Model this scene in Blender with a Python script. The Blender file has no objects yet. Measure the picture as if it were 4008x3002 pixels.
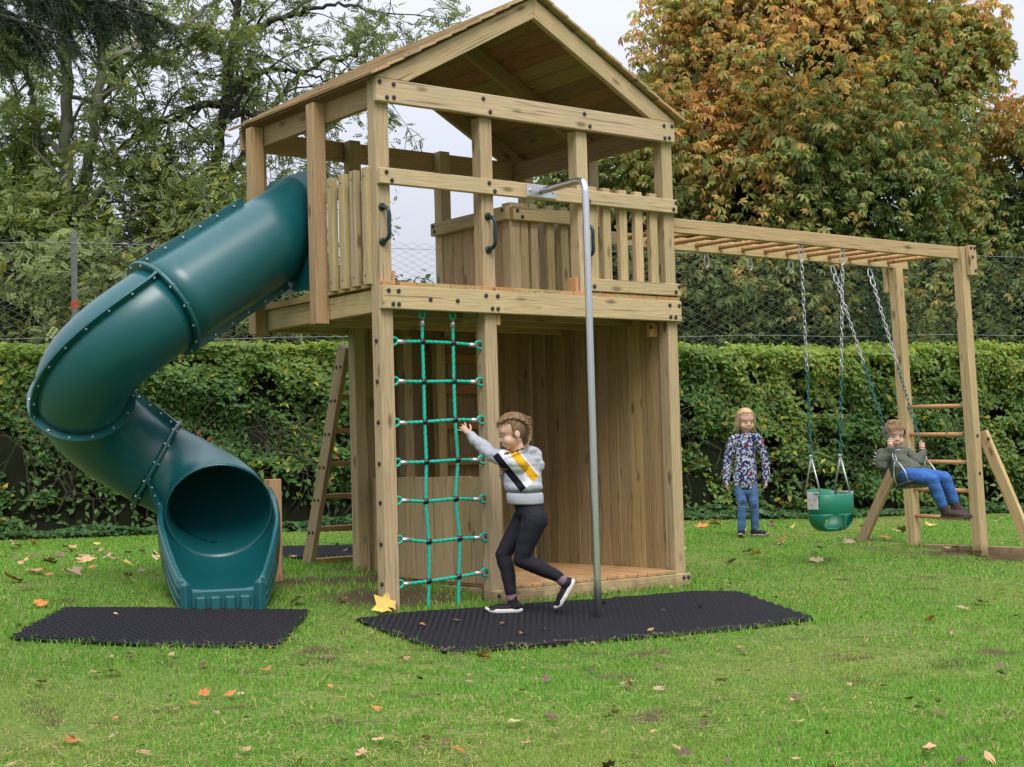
import bpy, bmesh, math, random
import numpy as np
from mathutils import Vector, Matrix

# ------------------------------------------------------------------ camera
sc = bpy.context.scene
col = sc.collection
CAM_POS = np.array((-5.2199, -8.1056, 0.9626))
CAM_R = np.array((0.79360528, -0.60778575, -0.02805623))
CAM_U = np.array((-0.00766167, -0.05609143, 0.99839624))
CAM_F = np.array((0.60838472, 0.79211757, 0.04917111))
FPX = 5972.7
cam_data = bpy.data.cameras.new('camera')
cam = bpy.data.objects.new('camera', cam_data)
col.objects.link(cam)
cam.matrix_world = Matrix(((CAM_R[0], CAM_U[0], -CAM_F[0], CAM_POS[0]),
                           (CAM_R[1], CAM_U[1], -CAM_F[1], CAM_POS[1]),
                           (CAM_R[2], CAM_U[2], -CAM_F[2], CAM_POS[2]),
                           (0, 0, 0, 1)))
cam_data.sensor_width = 36.0
cam_data.lens = 36.0 * FPX / 4008.0
cam_data.clip_start = 0.05
cam_data.clip_end = 2000.0
sc.camera = cam

# ------------------------------------------------------------------ sky and sun (overcast autumn day)
SUN_EL, SUN_AZ = math.radians(50), math.radians(205)      # azimuth: direction the light comes from, counted from +Y clockwise
world = bpy.data.worlds.new('World')
sc.world = world
world.use_nodes = True
wn, wl = world.node_tree.nodes, world.node_tree.links
wn.clear()
w_out = wn.new('ShaderNodeOutputWorld')
w_bg = wn.new('ShaderNodeBackground')
w_sky = wn.new('ShaderNodeTexSky')
w_sky.sky_type = 'NISHITA'
w_sky.sun_disc = False
w_sky.sun_elevation = SUN_EL
w_sky.sun_rotation = SUN_AZ
w_sky.dust_density = 4.0
w_sc = wn.new('ShaderNodeVectorMath'); w_sc.operation = 'SCALE'; w_sc.inputs[3].default_value = 0.1
wl.new(w_sky.outputs[0], w_sc.inputs[0])
# cloud layer: overcast luminance, zenith brighter than standard to light the scene, faintly mottled
w_tc = wn.new('ShaderNodeTexCoord')
w_sep = wn.new('ShaderNodeSeparateXYZ'); wl.new(w_tc.outputs['Generated'], w_sep.inputs[0])
w_mx = wn.new('ShaderNodeMath'); w_mx.operation = 'MAXIMUM'; w_mx.inputs[1].default_value = 0.0
wl.new(w_sep.outputs[2], w_mx.inputs[0])
w_ma = wn.new('ShaderNodeMath'); w_ma.operation = 'MULTIPLY_ADD'
w_ma.inputs[1].default_value = 2.9; w_ma.inputs[2].default_value = 1.0
wl.new(w_mx.outputs[0], w_ma.inputs[0])
w_ns = wn.new('ShaderNodeTexNoise'); w_ns.inputs['Scale'].default_value = 3.0; w_ns.inputs['Detail'].default_value = 3.0
wl.new(w_tc.outputs['Generated'], w_ns.inputs['Vector'])
w_mr = wn.new('ShaderNodeMapRange'); w_mr.inputs[3].default_value = 0.92; w_mr.inputs[4].default_value = 1.08
wl.new(w_ns.outputs[0], w_mr.inputs[0])
w_mm = wn.new('ShaderNodeMath'); w_mm.operation = 'MULTIPLY'
wl.new(w_ma.outputs[0], w_mm.inputs[0]); wl.new(w_mr.outputs[0], w_mm.inputs[1])
w_cl = wn.new('ShaderNodeVectorMath'); w_cl.operation = 'SCALE'
w_cl.inputs[0].default_value = (0.305, 0.315, 0.355)
wl.new(w_mm.outputs[0], w_cl.inputs[3])
w_mix = wn.new('ShaderNodeMix'); w_mix.data_type = 'RGBA'; w_mix.inputs[0].default_value = 0.93
wl.new(w_sc.outputs[0], w_mix.inputs[6]); wl.new(w_cl.outputs[0], w_mix.inputs[7])
wl.new(w_mix.outputs[2], w_bg.inputs[0])
w_bg.inputs[1].default_value = 1.0
wl.new(w_bg.outputs[0], w_out.inputs[0])

sun_data = bpy.data.lights.new('sun', 'SUN')
sun_data.energy = 1.5
sun_data.angle = math.radians(28)
sun_data.color = (1.0, 0.95, 0.88)
sun = bpy.data.objects.new('sun', sun_data)
col.objects.link(sun)
sd = Vector((math.sin(SUN_AZ) * math.cos(SUN_EL), math.cos(SUN_AZ) * math.cos(SUN_EL), math.sin(SUN_EL)))
sun.rotation_euler = sd.to_track_quat('Z', 'Y').to_euler()
sun.location = (0, -10, 20)

vs = sc.view_settings
vs.view_transform = 'Standard'
vs.look = 'None'
vs.gamma = 1.0
vs.use_curve_mapping = False
vs.exposure = 0.80

# ------------------------------------------------------------------ helpers
random.seed(4)
RNG = np.random.default_rng(7)
WM = {}
I4 = Matrix.Identity(4)

def at(px, py, depth):
    """point seen at photo pixel (px, py) at a known distance along the view axis"""
    return CAM_POS + depth * (CAM_F + CAM_R * (px - 2004.0) / FPX + CAM_U * (1501.0 - py) / FPX)

def gz(x, y):
    """height of the lawn: level in front, rising gently past the tower"""
    x = np.asarray(x, float); y = np.asarray(y, float)
    up = 0.25 * (1 - np.exp(-np.maximum(y, 0) / 1.8)) * np.clip(1 - 0.06 * x, 0.15, 1.5)
    dn = -0.2 * (1 - np.exp(np.minimum(y, 0) / 1.5))
    bump = 0.012 * np.sin(x * 1.7 + 0.6) * np.sin(y * 1.3 + 1.1) * np.clip(np.hypot(x - 1.3, y - 0.8) - 2.2, 0, 1)
    return up + dn + bump

def link(o, M=None, parent=None):
    col.objects.link(o)
    M = I4 if M is None else M
    if parent is not None:
        o.parent = parent
        o.matrix_parent_inverse = WM[parent].inverted()
    o.matrix_basis = M
    WM[o] = M.copy()
    return o

def thing(name, label, cat, loc=(0, 0, 0), group=None):
    o = bpy.data.objects.new(name, None)
    o.empty_display_size = 0.2
    link(o, Matrix.Translation(Vector(loc)))
    return tag(o, label, cat, group)

def tag(o, label, cat, group=None, kind=None):
    o['label'] = label
    o['category'] = cat
    if group: o['group'] = group
    if kind: o['kind'] = kind
    return o

def mesh_np(name, verts, faces, smooth=False):
    me = bpy.data.meshes.new(name)
    me.from_pydata([tuple(map(float, v)) for v in verts], [], [tuple(f) for f in faces])
    if smooth:
        me.polygons.foreach_set('use_smooth', [True] * len(me.polygons))
    me.update()
    return me

def fast_mesh(name, verts, faces, smooth=False, cols=None, mat=None):
    """verts (N,3), faces (M,k) with k fixed"""
    verts = np.ascontiguousarray(verts, np.float32); faces = np.ascontiguousarray(faces, np.int32)
    me = bpy.data.meshes.new(name)
    n, (m, k) = len(verts), faces.shape
    me.vertices.add(n); me.vertices.foreach_set('co', verts.ravel())
    me.loops.add(m * k); me.loops.foreach_set('vertex_index', faces.ravel())
    me.polygons.add(m)
    me.polygons.foreach_set('loop_start', np.arange(0, m * k, k, dtype=np.int32))
    me.polygons.foreach_set('loop_total', np.full(m, k, np.int32))
    if smooth:
        me.polygons.foreach_set('use_smooth', np.ones(m, bool))
    if cols is not None:
        a = me.color_attributes.new('tint', 'FLOAT_COLOR', 'POINT')
        c = np.ones((n, 4), np.float32); c[:, :3] = cols
        a.data.foreach_set('color', c.ravel())
    me.update(calc_edges=True)
    if mat: me.materials.append(mat)
    return me

def obj(name, me, mat=None, parent=None, M=None):
    if mat is not None and not me.materials:
        me.materials.append(mat)
    return link(bpy.data.objects.new(name, me), M, parent)

def frame(xa, up):
    """rotation matrix with X along xa and Z close to up"""
    x = Vector(xa).normalized(); u = Vector(up)
    if abs(x.dot(u.normalized())) > 0.98:
        u = Vector((0, 1, 0)) if abs(x.z) > 0.9 else Vector((0, 0, 1))
    y = u.cross(x).normalized(); z = x.cross(y)
    return Matrix((x, y, z)).transposed()

_box = {}
def box_mesh(l, w, h, c=0.004):
    key = (round(l, 4), round(w, 4), round(h, 4), c)
    if key in _box: return _box[key]
    hx, hy, hz = l / 2, w / 2, h / 2
    vs_, idx = [], {}
    for sx in (-1, 1):
        for sy in (-1, 1):
            for sz in (-1, 1):
                for a in range(3):
                    p = [sx * (hx - c), sy * (hy - c), sz * (hz - c)]
                    p[a] = (sx, sy, sz)[a] * (hx, hy, hz)[a]
                    idx[(sx, sy, sz, a)] = len(vs_); vs_.append(p)
    fs = []
    S = (-1, 1)
    for a in range(3):
        b, d = [i for i in range(3) if i != a]
        for s in S:
            q = []
            for (u, v) in ((-1, -1), (1, -1), (1, 1), (-1, 1)):
                t = [0, 0, 0]; t[a] = s; t[b] = u; t[d] = v
                q.append(idx[(*t, a)])
            fs.append(q)
    for a in range(3):                      # edge chamfers along axis a
        b, d = [i for i in range(3) if i != a]
        for u in S:
            for v in S:
                t0 = [0, 0, 0]; t0[b] = u; t0[d] = v; t1 = list(t0); t0[a] = -1; t1[a] = 1
                fs.append([idx[(*t0, b)], idx[(*t1, b)], idx[(*t1, d)], idx[(*t0, d)]])
    for k in [(x, y, z) for x in S for y in S for z in S]:
        fs.append([idx[(*k, 0)], idx[(*k, 1)], idx[(*k, 2)]])
    me = mesh_np('board', vs_, fs)
    bm = bmesh.new(); bm.from_mesh(me); bmesh.ops.recalc_face_normals(bm, faces=bm.faces); bm.to_mesh(me); bm.free()
    _box[key] = me
    return me

def board(name, a, b, w, h, mat, parent, up=(0, 0, 1), tint=None, c=0.004):
    """timber from a to b, w across (local Y), h along local Z"""
    a, b = Vector(a), Vector(b)
    R = frame(b - a, up).to_4x4()
    me = box_mesh((b - a).length, w, h, c)
    if mat.name not in [m.name for m in me.materials if m]:
        if me.materials:
            me = me.copy(); me.materials.clear()
        me.materials.append(mat)
    o = link(bpy.data.objects.new(name, me), Matrix.Translation((a + b) / 2) @ R, parent)
    t = tint if tint else (1, 1, 1)
    j = 1 + random.uniform(-0.12, 0.12); t = (t[0], t[1] * random.uniform(0.97, 1.03), t[2] * random.uniform(0.9, 1.08))
    o.color = (t[0] * j, t[1] * j, t[2] * j, 1)
    return o

def bx(name, x0, x1, y0, y1, z0, z1, mat, parent, tint=None, c=0.004):
    l = (x1 - x0, y1 - y0, z1 - z0)
    m = ((x0 + x1) / 2, (y0 + y1) / 2, (z0 + z1) / 2)
    if l[2] >= l[0] and l[2] >= l[1]:
        return board(name, (m[0], m[1], z0), (m[0], m[1], z1), l[0], l[1], mat, parent, up=(0, 1, 0), tint=tint, c=c)
    if l[0] >= l[1]:
        return board(name, (x0, m[1], m[2]), (x1, m[1], m[2]), l[1], l[2], mat, parent, tint=tint, c=c)
    return board(name, (m[0], y0, m[2]), (m[0], y1, m[2]), l[0], l[2], mat, parent, tint=tint, c=c)

def prism(name, pts, ext, xa, mat, parent, up=(0, 0, 1), tint=None):
    """closed polygon pts (world) pushed along ext; local X along xa so that the grain follows it"""
    pts = [Vector(p) for p in pts]; ext = Vector(ext)
    n = len(pts); ctr = sum(pts, Vector()) / n + ext / 2
    R = frame(xa, up).to_4x4(); M = Matrix.Translation(ctr) @ R; Mi = M.inverted()
    v = [Mi @ p for p in pts] + [Mi @ (p + ext) for p in pts]
    f = [list(range(n))[::-1], list(range(n, 2 * n))] + [[i, (i + 1) % n, n + (i + 1) % n, n + i] for i in range(n)]
    me = mesh_np(name, v, f)
    bm = bmesh.new(); bm.from_mesh(me); bmesh.ops.recalc_face_normals(bm, faces=bm.faces)
    bmesh.ops.bevel(bm, geom=bm.edges[:], offset=0.003, segments=1, affect='EDGES')
    bm.to_mesh(me); bm.free()
    o = obj(name, me, mat, parent, M)
    t = tint if tint else (1, 1, 1)
    o.color = (*t, 1)
    return o

def tube_np(pts, rad, seg=10, closed=False, caps=True):
    """swept tube: returns verts, quads(+cap fans as degenerate quads left out)"""
    P = np.asarray(pts, float); n = len(P)
    rad = np.full(n, rad, float) if np.isscalar(rad) else np.asarray(rad, float)
    if closed: T = np.roll(P, -1, 0) - np.roll(P, 1, 0)
    else: T = np.gradient(P, axis=0)
    T /= np.linalg.norm(T, axis=1)[:, None] + 1e-12
    ref = np.array((0, 0, 1.0)) if abs(T[0][2]) < 0.9 else np.array((1.0, 0, 0))
    N = np.cross(T[0], ref); N /= np.linalg.norm(N)
    vs_ = []
    ang = np.linspace(0, 2 * np.pi, seg, endpoint=False)
    for i in range(n):
        N = N - T[i] * (N @ T[i]); N /= np.linalg.norm(N)
        B = np.cross(T[i], N)
        vs_.append(P[i] + rad[i] * (np.cos(ang)[:, None] * N + np.sin(ang)[:, None] * B))
    V = np.concatenate(vs_); F = []
    m = n if closed else n - 1
    for i in range(m):
        for j in range(seg):
            a = i * seg + j; b = i * seg + (j + 1) % seg
            c = ((i + 1) % n) * seg + (j + 1) % seg; d = ((i + 1) % n) * seg + j
            F.append((a, b, c, d))
    if caps and not closed:
        F.append(tuple(range(seg))[::-1]); F.append(tuple(range((n - 1) * seg, n * seg)))
    return V, F

def tube(name, pts, rad, mat, parent=None, seg=10, closed=False, smooth=True):
    V, F = tube_np(pts, rad, seg, closed)
    ctr = V.mean(0)
    me = mesh_np(name, V - ctr, F, smooth)
    return obj(name, me, mat, parent, Matrix.Translation(Vector(ctr)))

def join_np(parts):
    V, F, o = [], [], 0
    for v, f in parts:
        V.append(np.asarray(v)); F += [tuple(i + o for i in q) for q in f]; o += len(v)
    return np.concatenate(V), F

def curve_pts(ctrl, n):
    """Catmull-Rom through control points, n samples in all"""
    P = np.asarray(ctrl, float); P = np.vstack((2 * P[0] - P[1], P, 2 * P[-1] - P[-2]))
    out = []; m = len(P) - 3
    for t in np.linspace(0, m, n):
        i = min(int(t), m - 1); u = t - i
        a, b, c, d = P[i:i + 4]
        out.append(0.5 * (2 * b + (c - a) * u + (2 * a - 5 * b + 4 * c - d) * u * u + (3 * b - a - 3 * c + d) * u ** 3))
    return np.array(out)

# ------------------------------------------------------------------ materials
def new_mat(name):
    m = bpy.data.materials.new(name); m.use_nodes = True
    nt = m.node_tree; nt.nodes.clear()
    out = nt.nodes.new('ShaderNodeOutputMaterial')
    b = nt.nodes.new('ShaderNodeBsdfPrincipled')
    nt.links.new(b.outputs[0], out.inputs[0])
    return m, nt, b, out

def N(nt, t, **kw):
    n = nt.nodes.new(t)
    for k, v in kw.items():
        if k.startswith('i_'):
            n.inputs[int(k[2:])].default_value = v
        else:
            setattr(n, k, v)
    return n

def plain(name, c, rough=0.5, metal=0.0, noise=0.12, nscale=30.0, bump=0.0, coat=0.0, spec=0.5):
    m, nt, b, out = new_mat(name)
    tc = N(nt, 'ShaderNodeTexCoord')
    ns = N(nt, 'ShaderNodeTexNoise'); ns.inputs['Scale'].default_value = nscale; ns.inputs['Detail'].default_value = 4
    nt.links.new(tc.outputs['Object'], ns.inputs['Vector'])
    mr = N(nt, 'ShaderNodeMapRange'); mr.inputs[3].default_value = 1 - noise; mr.inputs[4].default_value = 1 + noise
    nt.links.new(ns.outputs[0], mr.inputs[0])
    mu = N(nt, 'ShaderNodeVectorMath', operation='SCALE'); mu.inputs[0].default_value = c
    nt.links.new(mr.outputs[0], mu.inputs[3])
    nt.links.new(mu.outputs[0], b.inputs['Base Color'])
    b.inputs['Roughness'].default_value = rough; b.inputs['Metallic'].default_value = metal
    b.inputs['Specular IOR Level'].default_value = spec
    if bump:
        bp = N(nt, 'ShaderNodeBump'); bp.inputs['Strength'].default_value = bump; bp.inputs['Distance'].default_value = 0.004
        nt.links.new(ns.outputs[0], bp.inputs['Height']); nt.links.new(bp.outputs[0], b.inputs['Normal'])
    return m

def wood(name, light, dark, green=(0.30, 0.29, 0.13), ring=0.024, ringmix=0.42, rough=0.78):
    m, nt, b, out = new_mat(name)
    L = nt.links
    tc = N(nt, 'ShaderNodeTexCoord'); oi = N(nt, 'ShaderNodeObjectInfo')
    rv = N(nt, 'ShaderNodeMath', operation='MULTIPLY', i_1=37.0); L.new(oi.outputs['Random'], rv.inputs[0])
    off = N(nt, 'ShaderNodeCombineXYZ'); L.new(rv.outputs[0], off.inputs[0])
    pos = N(nt, 'ShaderNodeVectorMath', operation='ADD'); L.new(tc.outputs['Object'], pos.inputs[0]); L.new(off.outputs[0], pos.inputs[1])
    # slow wander of the pith line along the board
    st = N(nt, 'ShaderNodeVectorMath', operation='MULTIPLY'); st.inputs[1].default_value = (1.7, 5, 5); L.new(pos.outputs[0], st.inputs[0])
    wn_ = N(nt, 'ShaderNodeTexNoise'); wn_.inputs['Scale'].default_value = 1.0; wn_.inputs['Detail'].default_value = 2
    L.new(st.outputs[0], wn_.inputs['Vector'])
    wv = N(nt, 'ShaderNodeVectorMath', operation='SUBTRACT'); wv.inputs[1].default_value = (0.5, 0.5, 0.5); L.new(wn_.outputs['Color'], wv.inputs[0])
    ws = N(nt, 'ShaderNodeVectorMath', operation='SCALE'); ws.inputs[3].default_value = 0.09; L.new(wv.outputs[0], ws.inputs[0])
    p2 = N(nt, 'ShaderNodeVectorMath', operation='ADD'); L.new(tc.outputs['Object'], p2.inputs[0]); L.new(ws.outputs[0], p2.inputs[1])
    sp = N(nt, 'ShaderNodeSeparateXYZ'); L.new(p2.outputs[0], sp.inputs[0])
    cy = N(nt, 'ShaderNodeMapRange'); cy.inputs[3].default_value = -0.05; cy.inputs[4].default_value = 0.05; L.new(oi.outputs['Random'], cy.inputs[0])
    ya = N(nt, 'ShaderNodeMath', operation='ADD'); L.new(sp.outputs[1], ya.inputs[0]); L.new(cy.outputs[0], ya.inputs[1])
    za = N(nt, 'ShaderNodeMath', operation='ADD', i_1=0.045); L.new(sp.outputs[2], za.inputs[0])
    cv = N(nt, 'ShaderNodeCombineXYZ'); L.new(ya.outputs[0], cv.inputs[1]); L.new(za.outputs[0], cv.inputs[2])
    ln = N(nt, 'ShaderNodeVectorMath', operation='LENGTH'); L.new(cv.outputs[0], ln.inputs[0])
    fr = N(nt, 'ShaderNodeMath', operation='MULTIPLY', i_1=1.0 / ring); L.new(ln.outputs['Value'], fr.inputs[0])
    fc = N(nt, 'ShaderNodeMath', operation='FRACT'); L.new(fr.outputs[0], fc.inputs[0])
    rp = N(nt, 'ShaderNodeValToRGB'); e = rp.color_ramp.elements
    e[0].position = 0.0; e[0].color = (0, 0, 0, 1); e[1].position = 0.82; e[1].color = (1, 1, 1, 1)
    x = e.new(0.45); x.color = (0.12, 0.12, 0.12, 1); x = e.new(1.0); x.color = (0, 0, 0, 1)
    L.new(fc.outputs[0], rp.inputs[0])
    # fine fibre
    s2 = N(nt, 'ShaderNodeVectorMath', operation='MULTIPLY'); s2.inputs[1].default_value = (5, 130, 130); L.new(pos.outputs[0], s2.inputs[0])
    fn = N(nt, 'ShaderNodeTexNoise'); fn.inputs['Scale'].default_value = 1.0; fn.inputs['Detail'].default_value = 3; L.new(s2.outputs[0], fn.inputs['Vector'])
    # knots
    s3 = N(nt, 'ShaderNodeVectorMath', operation='MULTIPLY'); s3.inputs[1].default_value = (3.1, 8.5, 8.5); L.new(pos.outputs[0], s3.inputs[0])
    vo = N(nt, 'ShaderNodeTexVoronoi'); vo.inputs['Scale'].default_value = 1.0; L.new(s3.outputs[0], vo.inputs['Vector'])
    kn = N(nt, 'ShaderNodeMapRange'); kn.inputs[1].default_value = 0.08; kn.inputs[2].default_value = 0.20
    kn.inputs[3].default_value = 1; kn.inputs[4].default_value = 0; L.new(vo.outputs['Distance'], kn.inputs[0])
    # blotches
    bn = N(nt, 'ShaderNodeTexNoise'); bn.inputs['Scale'].default_value = 2.6; bn.inputs['Detail'].default_value = 3; L.new(pos.outputs[0], bn.inputs['Vector'])
    m1 = N(nt, 'ShaderNodeMix', data_type='RGBA'); m1.inputs[6].default_value = (*light, 1); m1.inputs[7].default_value = (*dark, 1)
    rm = N(nt, 'ShaderNodeMath', operation='MULTIPLY', i_1=ringmix); L.new(rp.outputs[0], rm.inputs[0]); L.new(rm.outputs[0], m1.inputs[0])
    m2 = N(nt, 'ShaderNodeMix', data_type='RGBA'); m2.inputs[7].default_value = (*green, 1)
    br = N(nt, 'ShaderNodeMapRange'); br.inputs[1].default_value = 0.42; br.inputs[2].default_value = 0.72; br.inputs[4].default_value = 0.6
    L.new(bn.outputs[0], br.inputs[0]); L.new(br.outputs[0], m2.inputs[0]); L.new(m1.outputs[2], m2.inputs[6])
    m3 = N(nt, 'ShaderNodeMix', data_type='RGBA'); m3.inputs[7].default_value = (dark[0] * 0.38, dark[1] * 0.33, dark[2] * 0.3, 1)
    km = N(nt, 'ShaderNodeMath', operation='MULTIPLY', i_1=0.75); L.new(kn.outputs[0], km.inputs[0]); L.new(km.outputs[0], m3.inputs[0]); L.new(m2.outputs[2], m3.inputs[6])
    fm = N(nt, 'ShaderNodeMapRange'); fm.inputs[1].default_value = 0.25; fm.inputs[2].default_value = 0.75; fm.inputs[3].default_value = 0.80; fm.inputs[4].default_value = 1.16; L.new(fn.outputs[0], fm.inputs[0])
    m4 = N(nt, 'ShaderNodeVectorMath', operation='SCALE'); L.new(m3.outputs[2], m4.inputs[0]); L.new(fm.outputs[0], m4.inputs[3])
    m5 = N(nt, 'ShaderNodeVectorMath', operation='MULTIPLY'); L.new(m4.outputs[0], m5.inputs[0]); L.new(oi.outputs['Color'], m5.inputs[1])
    # drying cracks along the grain
    s4 = N(nt, 'ShaderNodeVectorMath', operation='MULTIPLY'); s4.inputs[1].default_value = (1.6, 60, 60); L.new(pos.outputs[0], s4.inputs[0])
    cn = N(nt, 'ShaderNodeTexNoise'); cn.inputs['Scale'].default_value = 1.0; cn.inputs['Detail'].default_value = 1; L.new(s4.outputs[0], cn.inputs['Vector'])
    cr = N(nt, 'ShaderNodeMapRange'); cr.inputs[1].default_value = 0.66; cr.inputs[2].default_value = 0.72; cr.inputs[4].default_value = 0.55; L.new(cn.outputs[0], cr.inputs[0])
    m6 = N(nt, 'ShaderNodeMix', data_type='RGBA'); m6.inputs[7].default_value = (0.05, 0.035, 0.022, 1); L.new(cr.outputs[0], m6.inputs[0]); L.new(m5.outputs[0], m6.inputs[6])
    # soil splashed on the feet of the timbers
    gp = N(nt, 'ShaderNodeNewGeometry'); gs = N(nt, 'ShaderNodeSeparateXYZ'); L.new(gp.outputs['Position'], gs.inputs[0])
    mn = N(nt, 'ShaderNodeTexNoise'); mn.inputs['Scale'].default_value = 11; mn.inputs['Detail'].default_value = 4; L.new(gp.outputs['Position'], mn.inputs['Vector'])
    md_ = N(nt, 'ShaderNodeMath', operation='MULTIPLY_ADD', i_1=0.34, i_2=-0.085); L.new(mn.outputs[0], md_.inputs[0])
    mf = N(nt, 'ShaderNodeMath', operation='SUBTRACT'); L.new(md_.outputs[0], mf.inputs[0]); L.new(gs.outputs[2], mf.inputs[1])
    mq = N(nt, 'ShaderNodeMapRange'); mq.inputs[1].default_value = -0.04; mq.inputs[2].default_value = 0.09; mq.inputs[4].default_value = 0.62; L.new(mf.outputs[0], mq.inputs[0])
    m7 = N(nt, 'ShaderNodeMix', data_type='RGBA'); m7.inputs[7].default_value = (0.11, 0.08, 0.05, 1); L.new(mq.outputs[0], m7.inputs[0]); L.new(m6.outputs[2], m7.inputs[6])
    L.new(m7.outputs[2], b.inputs['Base Color'])
    b.inputs['Roughness'].default_value = rough
    b.inputs['Specular IOR Level'].default_value = 0.3
    bp = N(nt, 'ShaderNodeBump'); bp.inputs['Strength'].default_value = 0.35; bp.inputs['Distance'].default_value = 0.003
    L.new(fn.outputs[0], bp.inputs['Height']); L.new(bp.outputs[0], b.inputs['Normal'])
    return m

PINE = wood('treated_pine', (0.46, 0.345, 0.205), (0.265, 0.182, 0.096), (0.37, 0.31, 0.178))
RAW = wood('larch_rung', (0.55, 0.30, 0.13), (0.42, 0.20, 0.08), (0.50, 0.28, 0.13), ring=0.04)
BOLT = plain('black_bolt_cap', (0.018, 0.018, 0.022), 0.45)
STEEL = plain('brushed_steel', (0.62, 0.62, 0.63), 0.28, 1.0, 0.06, 60)
GALV = plain('galvanised_steel', (0.55, 0.56, 0.58), 0.42, 0.9, 0.15, 90)

_bolt = None
def bolt(pos, nrm, parent, r=0.0145, h=0.010):
    """black plastic bolt cap"""
    global _bolt
    if _bolt is None:
        ang = np.linspace(0, 2 * np.pi, 10, endpoint=False)
        rings = [(1, 0), (1, 0.6), (0.72, 1.0)]
        V = [(a * math.cos(t), a * math.sin(t), z) for a, z in rings for t in ang]
        F = [(i * 10 + j, i * 10 + (j + 1) % 10, (i + 1) * 10 + (j + 1) % 10, (i + 1) * 10 + j) for i in range(2) for j in range(10)]
        F.append(tuple(range(20, 30)))
        _bolt = mesh_np('bolt', V, F); _bolt.materials.append(BOLT)
    M = Matrix.Translation(Vector(pos)) @ Vector(nrm).to_track_quat('Z', 'Y').to_matrix().to_4x4() @ Matrix.Diagonal((r, r, h, 1))
    return link(bpy.data.objects.new('bolt', _bolt), M, parent)
# ------------------------------------------------------------------ play tower
tower = thing('play_tower', 'tall treated pine play tower with pitched board roof and raised deck', 'play tower', (1.3, 0.9, 0))
OLIVE = (0.90, 0.92, 0.86); BROWN = (0.80, 0.70, 0.62); ORANGE = (1.12, 0.78, 0.55)
W = 2.6
ZD0, ZD1, ZT0, ZT1, ZR0, ZR1 = 1.935, 2.085, 3.262, 3.412, 2.735, 2.836
DECK = 2.113
YB = 1.70                      # front face of the back posts
def bolts_front(pts, y=0.0):
    for x, z in pts: bolt((x, y, z), (0, -1, 0), tower)

# corner and frame posts
for x0, z0, z1 in ((0.0, -0.2, 3.42), (0.828, -0.2, 3.26), (1.672, 1.94, 3.26), (2.495, -0.2, 3.26)):
    bx('post', x0, x0 + 0.1, 0.046, 0.144, z0, z1, PINE, tower)
for x0, z0, z1 in ((0.828, -0.1, 3.41), (1.657, 1.94, 3.41), (2.50, -0.1, 3.36)):
    bx('post', x0, x0 + 0.095, YB, YB + 0.098, z0, z1, PINE, tower, OLIVE)
bx('post', 0.02, 0.115, YB, YB + 0.098, 1.9, 3.38, PINE, tower, OLIVE)
bx('post', -0.078, 0.017, 0.695, 0.79, 1.895, 3.385, PINE, tower, BROWN)        # either side of the slide mouth
bx('post', -0.078, 0.017, 1.556, 1.652, 1.895, 3.385, PINE, tower, BROWN)
bx('post', 2.50, 2.597, 0.88, 0.976, 1.94, 3.30, PINE, tower, OLIVE)
# front boards
bx('deck_beam', 0, W, 0, 0.045, ZD0, ZD1, PINE, tower, (1.03, 1.03, 1.0))
bx('tie_beam', -0.016, W - 0.012, 0, 0.045, ZT0, ZT1, PINE, tower)
bx('handrail', 0, W - 0.008, 0, 0.045, ZR0, ZR1, PINE, tower)
bx('toe_board', 1.724, 2.6, 0.0, 0.045, 2.122, 2.212, PINE, tower)
bolts_front([(0.04, 2.05), (0.115, 2.05), (0.072, 1.965), (0.115, 1.965), (0.36, 2.005), (0.575, 2.005),
             (0.808, 2.05), (0.905, 2.05), (0.858, 1.965), (0.905, 1.965), (1.72, 2.05), (1.712, 1.965),
             (2.48, 2.05), (2.573, 2.05), (2.485, 1.965), (2.535, 1.965)])
bolts_front([(0.01, 3.385), (0.115, 3.38), (0.062, 3.29), (0.115, 3.295), (0.83, 3.375), (0.885, 3.292), (1.715, 3.375),
             (1.762, 3.292), (2.48, 3.375), (2.56, 3.38), (2.485, 3.285), (2.53, 3.29)])
bolts_front([(0.045, 2.808), (0.085, 2.757), (0.86, 2.808), (0.905, 2.757), (1.735, 2.757), (2.575, 2.812), (2.55, 2.762)])
bolts_front([(1.76, 2.155), (2.58, 2.19), (2.545, 2.15)])
for k, z in enumerate((1.735, 1.476, 1.216, 0.954, 0.707, 0.445, 0.194)):
    bolt((0.0, 0.09, z), (-1, 0, 0), tower)
bolt((2.6, 0.09, 2.28), (1, 0, 0), tower)
# slats behind the rail on the right half of the front
for xc in (1.815, 1.941, 2.097, 2.247, 2.393):
    bx('slat', xc - 0.036, xc + 0.036, 0.047, 0.092, 2.118, 2.874, PINE, tower, (1.02, 1.0, 0.94))
# slats on the slide side, rails inside them
for yc in (0.585, 0.44, 0.30, 0.155):
    bx('slat', -0.030, 0.015, yc - 0.034, yc + 0.034, 2.10, 2.857, PINE, tower, OLIVE)
    bolt((-0.03, yc, 2.16), (-1, 0, 0), tower, 0.006, 0.003); bolt((-0.03, yc, 2.80), (-1, 0, 0), tower, 0.006, 0.003)
bx('side_rail', 0.017, 0.062, 0.146, 1.69, 2.72, 2.79, PINE, tower, OLIVE)
bx('side_rail', 0.017, 0.062, 0.146, 0.72, 2.13, 2.20, PINE, tower, OLIVE)
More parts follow.
